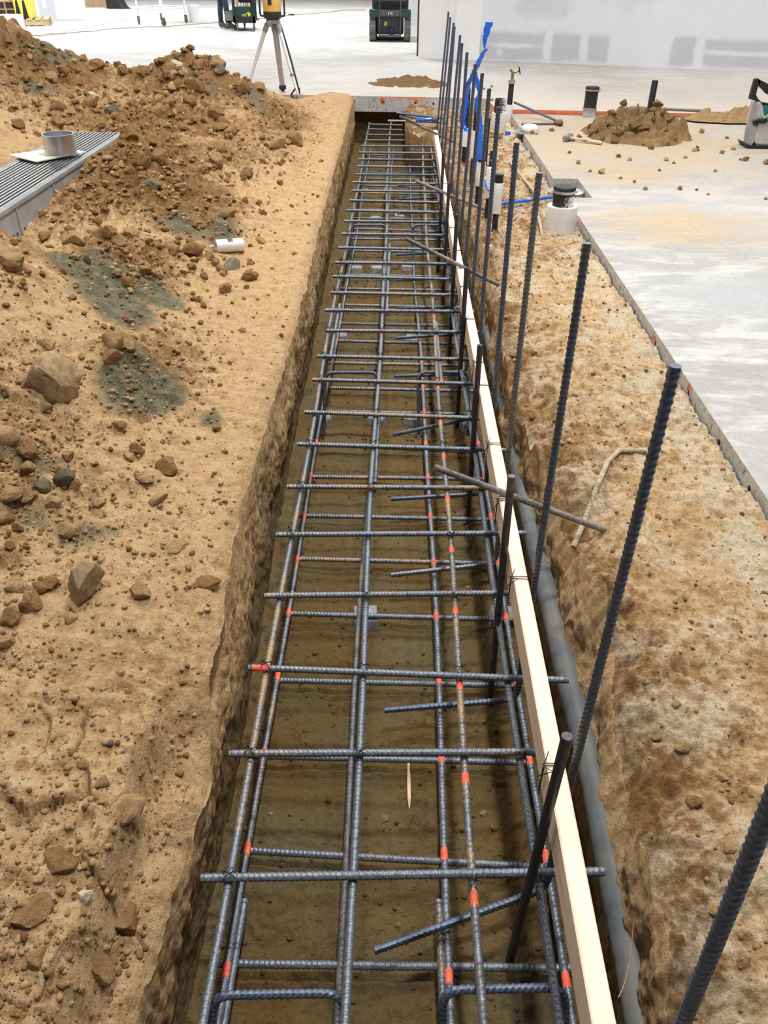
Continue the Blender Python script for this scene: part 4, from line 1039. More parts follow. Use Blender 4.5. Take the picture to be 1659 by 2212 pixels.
t, b = capped(1068, 500, 0, -.115, .019, 'slim pipe in a white foam sleeve with black clamped top, nearest stub', None, 'blackpipe', 5.35, None, ht=.27)
m_ = MB(); m_.lathe([(.030, aty(1068,460,5.35).z+.115), (.0315, .26), (.031, .335), (.027, .345), (.02, .345)], b, n=24); m_.build('sleeve', 'whitepl', t)
m_ = MB(); m_.lathe([(.024, .345), (.0285, .347), (.0285, .366), (.026, .368), (.026, .374), (.0285, .376), (.0285, .394), (.001, .395)], b, n=24); m_.build('rubber_cap', 'rubber', t)
m_ = MB(); m_.lathe([(.021, -.02), (.022, .05), (.02, .055)], b, n=20); m_.build('pipe_base', 'conduit', t)
t, b = capped(1052, 470, 0, -.11, .019, 'slim pipe in a white sleeve wound with blue film, left of the clamped stub', None, 'blackpipe', 5.75, None, ht=.22)
m_ = MB(); m_.lathe([(.027, .15), (.029, .22), (.030, .33), (.024, .345)], b, n=24); sl = m_.build('sleeve', 'whitepl', t)
m_ = MB(); m_.tube([b+Vector((.031*math.cos(a), .031*math.sin(a), .34-.03*a)) for a in np.linspace(-2.2, 4.6, 40)], [.004+.006*math.sin(i*.08) for i in range(40)], 6); m_.build('blue_wrap', 'blue', sl)
capped(1059, 415, 327, -.115, .0285, 'plain black pipe stub behind the blue-wrapped sleeve', None, 'blackpipe', 6.45, None)
capped(1046, 350, 256, -.12, .026, 'plain black pipe stub in the middle of the pipe row', None, 'blackpipe', 7.6, None)
t, b = capped(1023, 345, 212, -.12, .022, 'tall black pipe stub with a white sleeve at its foot, behind the blue film', (.031, aty(1022,282,6.85).z, 'whitepl', aty(1022,332,6.85).z), 'blackpipe', 6.85, None)
capped(1003, 330, 192, -.12, .022, 'leftmost black pipe stub with a pale bag at its foot', (.034, aty(1002,276,7.6).z, 'whitepl', aty(1002,314,7.6).z), 'blackpipe', 7.6, None)
capped(1033, 440, 372, -.12, .026, 'short black pipe stub in a white sleeve under the lower end of the blue film', (.033, aty(1033,350,6.15).z, 'whitepl', aty(1033,401,6.15).z), 'blackpipe', 6.15, None, ht=aty(1033,350,6.15).z+.01)
capped(1075, 296, 213, -.12, .058, 'wide black and white pipe in a thick grey collar near the floor edge', (.078, aty(1075,243,8.94).z, 'foam'), 'speckled', 8.94, None)
capped(1272, 246, 187, SLZ, .070, 'wide black capped pipe rising behind the soil heap', (.078, .055, 'steel'), 'blackpipe', 9.72)
capped(1402, 247, 174, SLZ, .034, 'tall thin black pipe right of the wide capped pipe', (.038, .03, 'steel'), 'blackpipe', 9.70, None)
t, b = capped(1099, 246, 171, -.10, .030, 'black pipe topped by a brass tap', (.040, .06, 'whitepl'), 'blackpipe', 9.80, None, 'tap_pipe', cat='tap')
h = aty(1105, 171, 9.80).z+.10; zt = b+Vector((0, 0, h))
m_ = MB(); m_.lathe([(.033, -.045), (.038, -.043), (.038, -.005), (.03, 0)], zt, n=24); m_.build('steel_band', 'steel', t)
m_ = MB(); m_.lathe([(.016, -.02), (.016, .05), (.019, .055), (.019, .075), (.012, .08)], zt+Vector((.004, 0, 0)), n=16)
m_.lathe([(.012, -.02), (.014, .01), (.012, .05)], zt+Vector((.004, 0, .062)), (1, 0, .25), 14); m_.lathe([(.011, -.01), (.013, .03), (.010, .042)], zt+Vector((.0, 0, .068)), (-.8, -.2, .75), 14); br = m_.build('tap_body', 'brass', t)
m_ = MB(); m_.lathe([(.006, 0), (.006, .02)], zt+Vector((.052, 0, .075)), (1, 0, .25), 8); m_.box(zt+Vector((.076, 0, .083)), (.012, .018, .075), Matrix.Rotation(-.25, 3, 'Y'), 0, .004); m_.build('tap_handle', 'wire', br)
# round flanges set in the notches of the slab edge
for (x, y, z, r, lab) in ((1.30, 6.42, -.075, .135, 'round steel flange in the near notch of the slab edge'), (1.30, 8.80, -.055, .13, 'round flange with a white dome cap in the far notch of the slab edge')):
    t = thing('pipe_flange', (x, y, z), lab, 'pipe flange', 'flanges in the slab edge'); c = Vector((x, y, z))
    m_ = MB(); m_.lathe([(r, 0), (r*1.03, .004), (r*1.03, .012), (r*.97, .016), (r*.62, .014), (r*.58, .004)], c, n=32); m_.build('flange_ring', 'steel', t)
    m_ = MB(); m_.lathe([(r*.62, -.09), (r*.62, .01)], c, n=28); m_.build('pipe', 'conduit', t)
    if y > 8:
        m_ = MB(); m_.lathe([(.078, .012), (.082, .02), (.080, .05), (.066, .068), (.03, .074), (.001, .075)], c+Vector((.035, .02, 0)), n=28); m_.build('dome_cap', 'whitepl', t)
# blue film hanging from the stubs
def ribbon(path, wid, twist, label, Y, th=.004):
    pts = [aty(px, py, Y+dy) for px, py, dy in path]; n = len(pts)
    rings = []; fine = []
    from mathutils.geometry import interpolate_bezier
    for i in range(n-1):
        for k in range(8):
            q = k/8; p0 = pts[max(i-1, 0)]; p1 = pts[i]; p2 = pts[i+1]; p3 = pts[min(i+2, n-1)]
            fine.append((.5*((2*p1)+(p2-p0)*q+(2*p0-5*p1+4*p2-p3)*q*q+(3*p1-p0-3*p2+p3)*q**3), i+q))
    fine.append((pts[-1], n-1.0))
    for p, s_ in fine:
        i = min(int(s_), n-2); q = s_-i; w_ = (wid[i]*(1-q)+wid[i+1]*q)*.64; a = twist[i]*(1-q)+twist[i+1]*q
        ax = Vector((math.cos(a), math.sin(a), 0)); ay = Vector((-math.sin(a), math.cos(a), 0)); thk = max(th, .22*w_)
        ring = []
        for k in range(14):
            t_ = 2*PI*k/14; cr = 1+.22*math.sin(t_*3+s_*5)+.12*math.sin(t_*5-s_*9)
            ring.append(p+ax*math.cos(t_)*w_*cr+ay*math.sin(t_)*thk*cr)
        rings.append(ring)
    m_ = MB(); m_.ring_tube(rings, 0, True, True); o = m_.build('plastic_film', 'blue', angle=60); return tag(o, label, 'plastic film', 'blue plastic film round the pipe stubs')
ribbon([(1056.5,48,0), (1053,64,0), (1049,80,.0), (1046.5,96,.0), (1047,102,0), (1050,107,.0), (1044,114,0), (1038,126,0), (1031,142,0), (1021,163,0), (1011,184,.02), (1007,206,.03), (1004,228,.03), (999,252,.03), (1001,270,.02), (1008,284,0)],
       [.041,.034,.026,.014,.012,.030,.024,.026,.026,.030,.036,.030,.036,.034,.026,.022], [.2,.1,0,.3,.6,.8,.5,.3,.2,.4,.6,.4,.2,0,.2,.4], 'twisted blue plastic film rising above the upright bars in a knot', 6.35)
ribbon([(1027,152,0), (1029,166,0), (1033,185,0), (1034,200,0), (1032,222,0), (1035,260,0), (1037,300,.0), (1036,335,0), (1035,356,0), (1038,378,0), (1041,396,0)],
       [.012,.020,.028,.014,.030,.030,.032,.042,.040,.022,.012], [.2,.4,.1,.5,.2,.1,.2,.3,.1,.2,.4], 'smooth blue plastic film hanging straight down behind the upright bars', 6.28)
def hose(pts, r, mat, name, label, cat, group=None, flat=1):
    P = [Vector(p) for p in pts]; fine = []
    for i in range(len(P)-1):
        for k in range(8):
            q = k/8; p0 = P[max(i-1, 0)]; p1 = P[i]; p2 = P[i+1]; p3 = P[min(i+2, len(P)-1)]
            fine.append(.5*((2*p1)+(p2-p0)*q+(2*p0-5*p1+4*p2-p3)*q*q+(3*p1-p0-3*p2+p3)*q**3))
    fine.append(P[-1]); o = MB().tube(fine, r, 10).build(name, mat); return tag(o, label, cat, group)
hose([tuple(at(px, py, -.085)) for px, py in ((1050,441), (1085,440), (1115,436), (1140,433), (1165,429), (1192,426))], .0125, 'blue', 'water_line', 'blue flexible water line lying between the white sleeve and the capped pipe', 'pipe')
hose([tuple(at(px, py, -.09)) for px, py in ((1050,281), (1072,283), (1090,287), (1100,289))], .022, 'blue', 'water_line', 'short blue wrapped pipe in front of the thick grey collar', 'pipe')
# scrap around them
m_ = MB(); a, b = at(1053, 288, -.075), at(1083, 296, -.085); d = (b-a); m_.box((a+b)/2+Vector((0,0,.02)), (d.length, .07, .03), rotz(math.atan2(d.y, d.x)), 0, .003)
MAT['oldwood'] = wood_mat('old_wood', (.36, .20, .11), (.50, .32, .18), (2, 30, 30)); tag(m_.build('wood_offcut', 'oldwood'), 'brown wood offcut lying beside the blue wrapped pipe', 'wood')
def rod(a, b, r, mat, name, label, cat, group=None, rib=False):
    m_ = MB()
    if rib: ribbed(m_, [a, b], r)
    else: m_.tube([a, Vector(a).lerp(Vector(b), .5), b], r, 12)
    return tag(m_.build(name, [mat, 'paint'] if rib else mat), label, cat, group)
rod(at(1101,350,-.085), at(1157,417,-.085), .012, 'old_rod', 'steel_rod', 'sandy grey rod lying along the right bank behind the capped pipe', 'rod')
rod(at(1160,455,-.085), at(1173,514,-.09), .010, 'old_rod', 'steel_rod', 'short sandy rod beside the pale sleeve of the capped pipe', 'rod')
rod(at(1207,263,SLZ+.012), aty(1111,221,9.72), .0115, 'dowel', 'loose_rebar', 'loose bar leaning from the slab up past the orange floor edge', 'rebar', None, True)
rod(at(1127,268,SLZ+.011), at(1204,267,SLZ+.011), .010, 'dowel', 'loose_rebar', 'loose bar lying flat on the slab, in front of the leaning bar', 'rebar', None, True)
rod((2.62, 10.02, .016), (3.46, 9.84, .016), .014, 'rod', 'steel_pipe', 'long grey pipe lying on the floor edge behind the soil heap', 'pipe')
up_ = Vector((0, 0, .010))
p = fillet([hit(*q)+up_ for q in ((1228,1238), (1262,1130), (1290,1055), (1312,1003), (1335,985), (1394,979))], .03)
m_ = MB(); ribbed(m_, p, .0088, mats=(0, 0)); tag(m_.build('bent_rebar', 'old_rod'), 'bent sandy bar lying on the right bank beside the trench edge', 'rebar')
# grey conduit running along the right wall of the trench
pts = [(.526+.006*math.sin(y*2.1)-.03*max(0, 1.2-y), y, -.312+.012*math.sin(y*1.3)-.02*max(0, 1.2-y)) for y in np.linspace(.35, 4.25, 50)]
tag(MB().tube(pts, [.036+.0015*math.sin(i*.9) for i in range(50)], 20).build('conduit_pipe', 'conduit'), 'grey conduit pipe half buried along the right trench wall', 'pipe')
MAT['string'] = pbr('red_string', (.42, .10, .05), None, rough=.8)
hose([tuple(atx(px, py, x)) for px, py, x in ((1168,1098,.53), (1196,1180,.55), (1222,1245,.56), (1255,1330,.575), (1292,1425,.59))], .0014, 'string', 'string_line', 'thin red string hanging along the right trench wall', 'string')
hose([tuple(atx(px, py, x)) for px, py, x in ((1368,1995,.50), (1362,2060,.49), (1350,2120,.47), (1336,2155,.45))], .001, 'oldwood', 'straw', 'dry root strand hanging from the right trench wall', 'straw')
hose([tuple(atx(px, py, x)) for px, py, x in ((1136,1000,.55), (1128,1050,.53), (1126,1090,.52))], .0012, 'wire', 'wire_scrap', 'bent black wire scrap on the right trench wall', 'wire')
# wood splinter on the trench floor
m_ = MB(); a, b = at(882, 1645, FLOOR_Z), at(884, 1755, FLOOR_Z); z = FLOOR_Z+.012
for (q, w_) in ((0, .002),): pass
rings = [[Vector((a.x+(b.x-a.x)*q+sx*w_, a.y+(b.y-a.y)*q, z+sz)) for sx, sz in ((-1, 0), (1, 0), (.8, .006), (-.8, .006))] for q, w_ in ((0, .002), (.12, .004), (.5, .006), (.8, .0055), (.93, .003), (1, .0008))]
m_.ring_tube(rings, 0, True, False); MAT['splinter'] = wood_mat('splinter', (.58, .36, .24), (.74, .52, .38)); tag(m_.build('wood_splinter', 'splinter'), 'thin pink-brown wood splinter lying on the trench floor', 'wood')
# bars and a blue-handled tool left over the trench head
for k, (a, b, lab) in enumerate((((838,261), (948,263), 'thin grey bar reaching over the trench head, lowest of three'), ((856,244), (962,256), 'dark bar over the trench head, topmost of three'), ((875,250), (965,268), 'dark bar over the trench head, middle of three'))):
    A, B = aty(a[0], a[1], 9.35+.1*k), aty(b[0], b[1], 9.35+.1*k); rod(A, B, .012, 'rod' if k == 0 else 'dowel', 'loose_rebar', lab, 'rebar', 'bars over the trench head')
A, B = aty(898, 259, 9.25), aty(946, 257, 9.25); t = thing('hand_tool', A, 'blue-handled tool with a grey knob lying over the trench head', 'tool')
d = (B-A).normalized(); m_ = MB(); m_.tube([A, A+d*.1, A+d*.17], [.012, .019, .016], 12); m_.build('handle', 'blue', t)
m_ = MB(); m_.lathe([(.012, 0), (.035, .01), (.04, .03), (.036, .055), (.02, .065)], A+d*.17, d, 16); m_.build('knob', 'conduit', t)
# club hammer on the slab
A, B = at(1227, 297, SLZ+.03), at(1300, 309, SLZ+.017); d = (B-A).normalized(); t = thing('club_hammer', (A.x, A.y, SLZ), 'club hammer with grey steel head and pale wooden handle on the slab', 'hammer')
MAT['hammersteel'] = pbr('worn_steel', (.19, .20, .22), (.33, .33, .34), 30, .55, .5)
perp = Vector((-d.y, d.x, 0)).normalized(); m_ = MB(); fr = Matrix((d, perp, Vector((0, 0, 1)))).transposed()
rings = [[A+perp*q+d*cx*w_+Vector((0, 0, cz*w_)) for cx, cz in [(math.cos(a_), math.sin(a_)) for a_ in [PI/8+PI/4*k for k in range(8)]]] for q, w_ in ((-.070, .026), (-.064, .032), (-.03, .033), (0, .030), (.03, .033), (.064, .032), (.070, .026))]
m_.ring_tube(rings, 0, True, False); m_.build('hammer_head', 'hammersteel', t)
MAT['handle'] = wood_mat('worn_handle', (.52, .42, .28), (.66, .56, .42), (6, 6, 6)); m_ = MB(); m_.tube([A+d*.02, A+d*.12, B-d*.06, B], [.013, .014, .018, .017], 14); m_.build('handle', 'handle', t)
# cut-off saw at the right edge
MAT['sawsilver'] = pbr('cast_aluminium', (.60, .61, .64), (.72, .73, .76), 14, .34, .75, bs=.1)
MAT['sawplate'] = pbr('worn_guard', (.34, .33, .33), (.44, .43, .42), 20, .6, .3)
MAT['sawgreen'] = pbr('teal_motor_housing', (.01, .13, .10), (.015, .17, .13), 10, .45)
sy = 8.12; base = Vector((aty(1632, 308, sy).x, sy, SLZ)); t = thing('cutoff_saw', base, 'grey and teal cut-off saw standing on the slab at the right photo edge', 'saw')
def outline(pts, y0, y1, name, mat, par=None, bev=True):
    P = [aty(px, py, sy) for px, py in pts]; m_ = MB(); n = len(P)
    vs = [Vector((p.x, y0, p.z)) for p in P]+[Vector((p.x, y1, p.z)) for p in P]
    m_.add(vs, [list(range(n)), list(range(n, 2*n))[::-1]]+[(i, (i+1) % n, n+(i+1) % n, n+i)[::-1] for i in range(n)], 0, False); return m_.build(name, mat, par or t, angle=30)
outline([(1622,216), (1613,248), (1605,275), (1602,300), (1606,310), (1616,312), (1624,300), (1628,270), (1628,240), (1629,218)], sy-.075, sy-.055, 'blade_guard_plate', 'sawplate')
arc = [(1630,222), (1640,220), (1644,232), (1646,246)]+[(1666+44*math.cos(a), 282+33*math.sin(a)) for a in np.linspace(-1.9, 2.4, 20)]+[(1622,305), (1617,290), (1622,255)]
outline(arc, sy-.05, sy+.09, 'blade_guard', 'sawsilver')
m_ = MB(); cc = aty(1668, 283, sy); m_.lathe([(.04, -.005), (.045, .0), (.175, .003), (.18, .006), (.175, .010), (.045, .012), (.04, .016)], (cc.x, sy-.066, cc.z), (0, 1, 0), 40); m_.build('saw_blade', 'steel', t)
outline([(1646,228), (1690,232), (1694,262), (1650,256), (1645,246)], sy-.03, sy+.17, 'motor_housing', 'sawgreen')
outline([(1622,215), (1634,172), (1642,171), (1646,178), (1640,190), (1638,196), (1636,206), (1640,214), (1648,222), (1664,225), (1700,228), (1700,236), (1644,232), (1636,219), (1628,217)], sy+.03, sy+.075, 'rear_handle', 'rubber')
outline([(1640,172), (1648,175), (1690,196), (1692,212), (1666,204), (1660,205), (1652,196), (1642,186)], sy+.03, sy+.075, 'top_handle', 'rubber')
outline([(1619,258), (1650,252), (1652,258), (1645,264), (1630,263), (1628,268), (1620,267)], sy-.085, sy-.04, 'guard_lever', 'rubber')
outline([(1656,272), (1668,270), (1668,281), (1656,283)], sy-.056, sy-.048, 'red_white_sticker', pbr('sticker_red', (.62, .08, .10), (.85,.85,.86), 30, .4))
outline([(1604,306), (1616,311), (1700,312), (1700,318), (1608,316)], sy-.09, sy+.14, 'foot_plate', 'rubber')
# ------------------------------------------------------------------ things on the left bank
MAT['polymer'] = pbr('polymer_concrete', (.22, .225, .235), (.31, .31, .31), 5, .7, bs=.2, bscale=90)
MAT['grate'] = pbr('grate_steel', (.20, .205, .21), (.30, .30, .30), 30, .45, .6)
MAT['drainshade'] = pbr('channel_shade', (.03, .03, .03), None, rough=.9)  # near-black colour standing in for the shade inside the channel
DX0, DX1, DY0, DY1, DZ = -2.62, -2.18, 3.6, 6.80, .245
t = thing('trench_drain', ((DX0+DX1)/2, (DY0+DY1)/2, 0), 'long grey trench drain channel with a slotted steel grate on the left bank', 'drain channel')
m_ = MB()
for x, s_ in ((DX1-.012, 1), (DX0+.012, -1)):
    m_.box((x, (DY0+DY1)/2, DZ-.085), (.024, DY1-DY0, .13)); m_.box((x, (4.78+DY1)/2, DZ-.20), (.024, DY1-4.78, .10))
    for k in range(22): m_.box((x, DY0+.03+k*.054, DZ-.20), (.024, .026, .10))
    m_.box((x+s_*.003, (DY0+DY1)/2, DZ-.013), (.036, DY1-DY0, .026), None, 0, .003)
    for k in range(5): m_.box((x+s_*.014, DY0+.45+k*.58, DZ-.10), (.008, .02, .15))
m_.box(((DX0+DX1)/2, (DY0+DY1)/2, DZ-.255), (DX1-DX0, DY1-DY0, .02)); m_.box(((DX0+DX1)/2, DY1-.01, DZ-.12), (DX1-DX0-.02, .02, .24))
m_.build('channel', 'polymer', t)
g = None; m_ = MB(); n = 13
for k in range(n):
    x = DX0+.036+(DX1-DX0-.072)*k/(n-1); m_.box((x, (DY0+DY1)/2, DZ-.012), (.012, DY1-DY0-.04, .020))
k = 0; y = DY0+.03
while y < DY1-.02: m_.box(((DX0+DX1)/2, y, DZ-.022), (DX1-DX0-.066, .006, .010)); y += .15
m_.build('grate', 'grate', t)
m_ = MB(); m_.box(((DX0+DX1)/2, (DY0+DY1)/2, DZ-.16), (DX1-DX0-.06, DY1-DY0-.06, .01)); m_.build('shade_sheet', 'drainshade', t)  # dark sheet above the real bottom, shade under the grate put in as colour
# duct collar on its square plate
MAT['ductsteel'] = pbr('bright_galvanised', (.52, .54, .60), (.66, .67, .71), 6, .30, .9)
MAT['cardplate'] = pbr('beige_plate', (.72, .69, .60), (.80, .77, .68), 8, .8)
c = at(133, 331, .27); t = thing('duct_collar', (c.x, c.y, .25), 'round galvanised duct collar on a beige square plate lying on the drain grate', 'duct collar')
q = [at(19,336,.262), at(78,351,.252), at(186,329.5,.262), at(128,320,.268)]; m_ = MB()
vs = [p+Vector((0,0,.0)) for p in q]+[p+Vector((0,0,.006)) for p in q]; m_.add(vs, [(3,2,1,0), (4,5,6,7)]+[(i, (i+1) % 4, 4+(i+1) % 4, 4+i) for i in range(4)], 0, False); m_.build('plate', 'cardplate', t)
m_ = MB(); R1, R0, hh = .105, .103, .125; b = Vector((c.x, c.y, .270))
m_.lathe([(R1*1.02, 0), (R1, .006), (R0, hh-.004), (R0+.002, hh), (R0-.003, hh), (R0-.004, .004)], b, n=40, cap=False); m_.build('collar', 'ductsteel', t)
# spray paint can
MAT['canwhite'] = pbr('white_label', (.80, .80, .86), (.86, .86, .9), 20, .35, .1)
MAT['canlabel'] = pbr('dark_label', (.09, .02, .03), (.16, .03, .04), 60, .45)
ce = hit(492, 548); ax = Vector((-.93, -.36, .03)).normalized(); ctr = ce+Vector((0, .0, .036)); L_ = .19; r = .036; o_ = ctr-ax*L_*.5
t = thing('spray_can', ce, 'white spray paint can lying on its side among the clods', 'spray can')
m_ = MB(); m_.lathe([(.024, .004), (.028, 0), (r, .004), (r*1.02, .010), (r, .014), (r, .145), (r*1.02, .150), (r, .155)], o_, ax, 32); m_.build('can_body', 'canwhite', t)
m_ = MB(); m_.lathe([(r*.99, .155), (r*.85, .163), (r*.62, .170), (r*.60, .166), (r*.42, .167), (r*.40, .174), (r*.34, .174)], o_, ax, 32); m_.build('dome', 'steel', t)
m_ = MB(); m_.lathe([(.008, .168), (.008, .186), (.006, .189), (.001, .189)], o_, ax, 16); nz = m_.build('nozzle', 'whitepl', t)
m_ = MB(); m_.lathe([(.0085, .178), (.0088, .180), (.0088, .184), (.0085, .185)], o_, ax, 16); m_.build('paint_residue', pbr('pink_paint', (.75, .18, .22), None, rough=.5), nz)
u = ax.cross(Vector((0,0,1))).normalized(); v = u.cross(ax); m_ = MB()
if v.z < 0: v = -v
lab = []; arcs = np.linspace(-.75, .35, 9)
side = u if u.y < 0 else -u
vs = [o_+ax*h_+(side*math.sin(a)*-1+v*math.cos(a))*rr for rr in (r*1.008, r*1.02) for h_ in (.062, .092) for a in arcs]
k = 9; fs = []
for i in range(k-1):
    fs += [(2*k+i, 2*k+i+1, 3*k+i+1, 3*k+i), (i, k+i, k+i+1, i+1)]
m_.add(vs, fs); m_.build('label', 'canlabel', t)
# scraps
p = hit(386, 414); m_ = MB(); m_.prism([(-.018, 0), (.020, -.006), (.014, .032), (-.006, .02)], 0, .003, Matrix.Translation(p+Vector((0,0,.012))) @ Matrix.Rotation(.9, 4, 'X')); tag(m_.build('paper_scrap', 'whitepl'), 'small white paper scrap on the middle heap', 'paper')
# laser level on its tripod at the trench head
MAT['alu'] = pbr('pale_aluminium', (.74, .77, .82), (.84, .86, .90), 9, .32, .15)
MAT['alu_dull'] = pbr('dull_aluminium', (.36, .33, .32), (.44, .41, .40), 9, .5, .3)
MAT['castgrey'] = pbr('grey_casting', (.30, .31, .32), None, rough=.5, metal=.3)
TY = 10.98
hc = aty(589, 41, TY); feet = [at(535, 191, 0.0), Vector((aty(612, 205, 11.05).x, 11.05, .0)), at(648, 221, -.10)]
feet[0] = Vector((aty(535, 193, 11.3).x, 11.3, .0)); feet[2] = Vector((aty(649, 221, 10.75).x, 10.75, aty(649, 221, 10.75).z))
t = thing('tripod', (hc.x, TY, 0), 'aluminium survey tripod standing at the trench head', 'tripod')
m_ = MB(); m_.lathe([(.045, -.05), (.075, -.045), (.08, -.005), (.07, 0), (.02, 0)], hc, n=28)
for a in (2.6, -.3, 4.3): m_.box(hc+Vector((.065*math.cos(a), .065*math.sin(a), -.04)), (.05, .05, .07), rotz(a), 0, .008)
m_.build('tripod_head', 'castgrey', t)
for i, (f, off) in enumerate(zip(feet, ((-.075, .02), (.01, .05), (.07, -.03)))):
    top = hc+Vector((off[0], off[1], -.055)); d = f-top; m_ = MB(); side = d.cross(Vector((0, 1, 0))).normalized()*.018
    w_ = [.025, .035, .027][i]
    m_.tube([top, top+d*.10], w_*1.25, 12, 0); m_.tube([top+d*.06, top+d*.55], [w_*1.05, w_*1.0], 12, 1); m_.tube([top+d*.5, top+d*.94], w_*(.92 if i == 1 else .8), 12, 1)
    lg = m_.build('leg', ['castgrey', 'alu' if i != 1 else 'alu_dull'], t)
    m_ = MB(); m_.tube([top+d*.90, top+d*.955, top+d], [w_*1.25, w_*1.3, .006], 12); m_.build('foot', 'rubber' if i != 2 else 'castgrey', lg)
    if i == 2:
        m_ = MB(); s2 = Vector((.026, -.012, .004)); m_.tube([top+d*.04+s2, top+d*.4+s2*1.15, top+d*.86+s2], [.010, .012, .009], 8); m_.build('carry_strap', 'rubber', lg)
        m_ = MB(); q = top+d*.84; m_.tube(fillet([q+Vector((-.02, -.02, .02)), q+Vector((-.075, -.03, -.05)), q+Vector((-.03, -.03, -.10)), q+Vector((.03, -.02, -.06)), q+Vector((.03, -.02, .03))], .02), .010, 8); m_.build('strap_buckle', 'rubber', lg)
        m_ = MB(); m_.lathe([(.032, 0), (.034, .02), (.03, .03)], top+d*.62, d, 14); m_.build('leg_clamp', 'castgrey', lg)
    if i == 0:
        m_ = MB(); m_.lathe([(.021, 0), (.022, .03), (.02, .035)], top+d*.13, d, 14); m_.build('leg_clamp', 'steel', lg)
MAT['laseryellow'] = pbr('yellow_housing', (.72, .44, .10), (.80, .50, .14), 6, .4)
MAT['laserblack'] = pbr('black_housing', (.03, .027, .026), None, rough=.5)
lb = hc+Vector((0, 0, .0)); t = thing('laser_level', lb, 'yellow and black rotating laser level on top of the tripod', 'laser level')
m_ = MB(); m_.lathe([(.06, 0), (.096, .004), (.104, .02), (.106, .07), (.104, .078)], lb, n=36); m_.build('base', 'laserblack', t)
m_ = MB(); m_.lathe([(.104, .078), (.106, .085), (.100, .20), (.092, .235), (.07, .245), (.05, .245)], lb, n=36); bd = m_.build('housing', 'laseryellow', t)
m_ = MB(); m_.box(lb+Vector((-.01, -.105, .175)), (.045, .02, .06), None, 0, .006); m_.build('display', 'laserblack', bd)
m_ = MB(); m_.lathe([(.045, .245), (.045, .31), (.05, .315), (.05, .335), (.03, .34)], lb, n=28); m_.build('lantern', 'laserblack', t)
for s_ in (-1, 1):
    m_ = MB(); x = s_*.10; m_.tube(fillet([lb+Vector((x*.9, 0, .03)), lb+Vector((x*1.45, 0, .03)), lb+Vector((x*1.45, 0, .22)), lb+Vector((x*.9, 0, .235))], .025), .011, 10); m_.build('handle', 'laserblack', t)
# ------------------------------------------------------------------ far hall
MAT['tread'] = pbr('dusty_tread', (.10, .095, .09), (.21, .20, .19), 9, .9, bs=.5, bscale=30)
MAT['machine'] = pbr('dark_machine_paint', (.012, .016, .016), (.025, .03, .03), 6, .5)
MAT['machinegreen'] = pbr('dark_green_paint', (.005, .055, .038), (.008, .07, .05), 6, .45)
MAT['machinegrey'] = pbr('dusty_grey_steel', (.06, .06, .064), (.10, .10, .10), 8, .6)
LY = 18.1; x0 = aty(798, 60, LY).x; x1 = aty(887, 60, LY).x; W = x1-x0; xc = (x0+x1)/2
t = thing('tracked_loader', (xc, LY+.5, 0), 'dark green compact tracked loader parked on the far floor', 'loader')
for s_ in (-1, 1):
    m_ = MB(); x = xc+s_*(W/2-.06); prof = []
    for k in range(36):
        a = 2*PI*k/36; cy = .55*(1 if math.cos(a) > 0 else -1)*(1 if abs(math.cos(a)) > .02 else 0); prof.append((LY+.62+cy+.19*math.cos(a), .19+.19*math.sin(a)))
    ln = []; n = len(prof); rings = [[Vector((x+sx, y, z)) for y, z in prof] for sx in (-.06, .06)]
    m_.ring_tube(rings, 0, True, False)
    for k in range(44):
        q = k/44; L2 = 1.1; per = 2*L2+2*PI*.19; s2 = q*per
        if s2 < L2: y, z, a = LY+.07+s2, .385, 0
        elif s2 < L2+PI*.19: a = PI/2-(s2-L2)/.19; y, z = LY+1.17+.195*math.cos(a), .19+.195*math.sin(a); a = a-PI/2
        elif s2 < 2*L2+PI*.19: y, z, a = LY+1.17-(s2-L2-PI*.19), .002, 0
        else: a = -PI/2-(s2-2*L2-PI*.19)/.19; y, z = LY+.07+.195*math.cos(a), .19+.195*math.sin(a); a = a-PI/2
        m_.box((x, y, max(z, .012)), (.12, .035, .02), Matrix.Rotation(a, 3, 'X'))
    m_.build('track', 'tread', t)
m_ = MB(); m_.box((xc, LY+.6, .30), (W-.28, 1.2, .36), None, 0, .02); m_.box((xc, LY+.65, .62), (W-.1, 1.0, .34), None, 0, .03); m_.box((xc, LY+.75, .95), (W-.26, .7, .5), None, 0, .05); bd = m_.build('body', 'machine', t)
for s_ in (-1, 1): MB().box((xc+s_*(W/2-.10), LY-.02, .475), (.20, .10, .13), None, 0, .01).build('bumper', 'machinegreen', t)
m_ = MB(); m_.box((xc, LY-.03, .475), (W-.42, .08, .11), None, 0, .008); m_.build('cross_member', 'machinegrey', t)
m_ = MB(); m_.tube([(x0+.10, LY-.02, .70), (x1-.10, LY-.02, .70)], .03, 14); m_.build('push_bar', 'machinegrey', t)
for x in (aty(820, 40, LY-.08).x, aty(865, 40, LY-.08).x): m_ = MB(); m_.tube([(x, LY-.09, .09), (x, LY-.09, .55), (x, LY-.09, 1.05)], .012, 10); m_.build('guard_post', 'machinegrey', t)
m_ = MB(); m_.box((xc, LY-.09, .10), (.44, .03, .04)); m_.build('guard_rail', 'machinegrey', t)
for s_ in (-1, 1): m_ = MB(); m_.tube(fillet([(xc+s_*(W/2-.07), LY+.0, .70), (xc+s_*(W/2-.10), LY+.05, .82), (xc+s_*(W/2-.2), LY+.3, 1.1)], .04), .03, 10); m_.build('lift_arm', 'machine', t)
m_ = MB(); m_.box((aty(851, 30, LY).x, LY+.14, aty(851, 30, LY+.14).z), (.085, .012, .065)); m_.build('white_sticker', 'whitepl', bd)
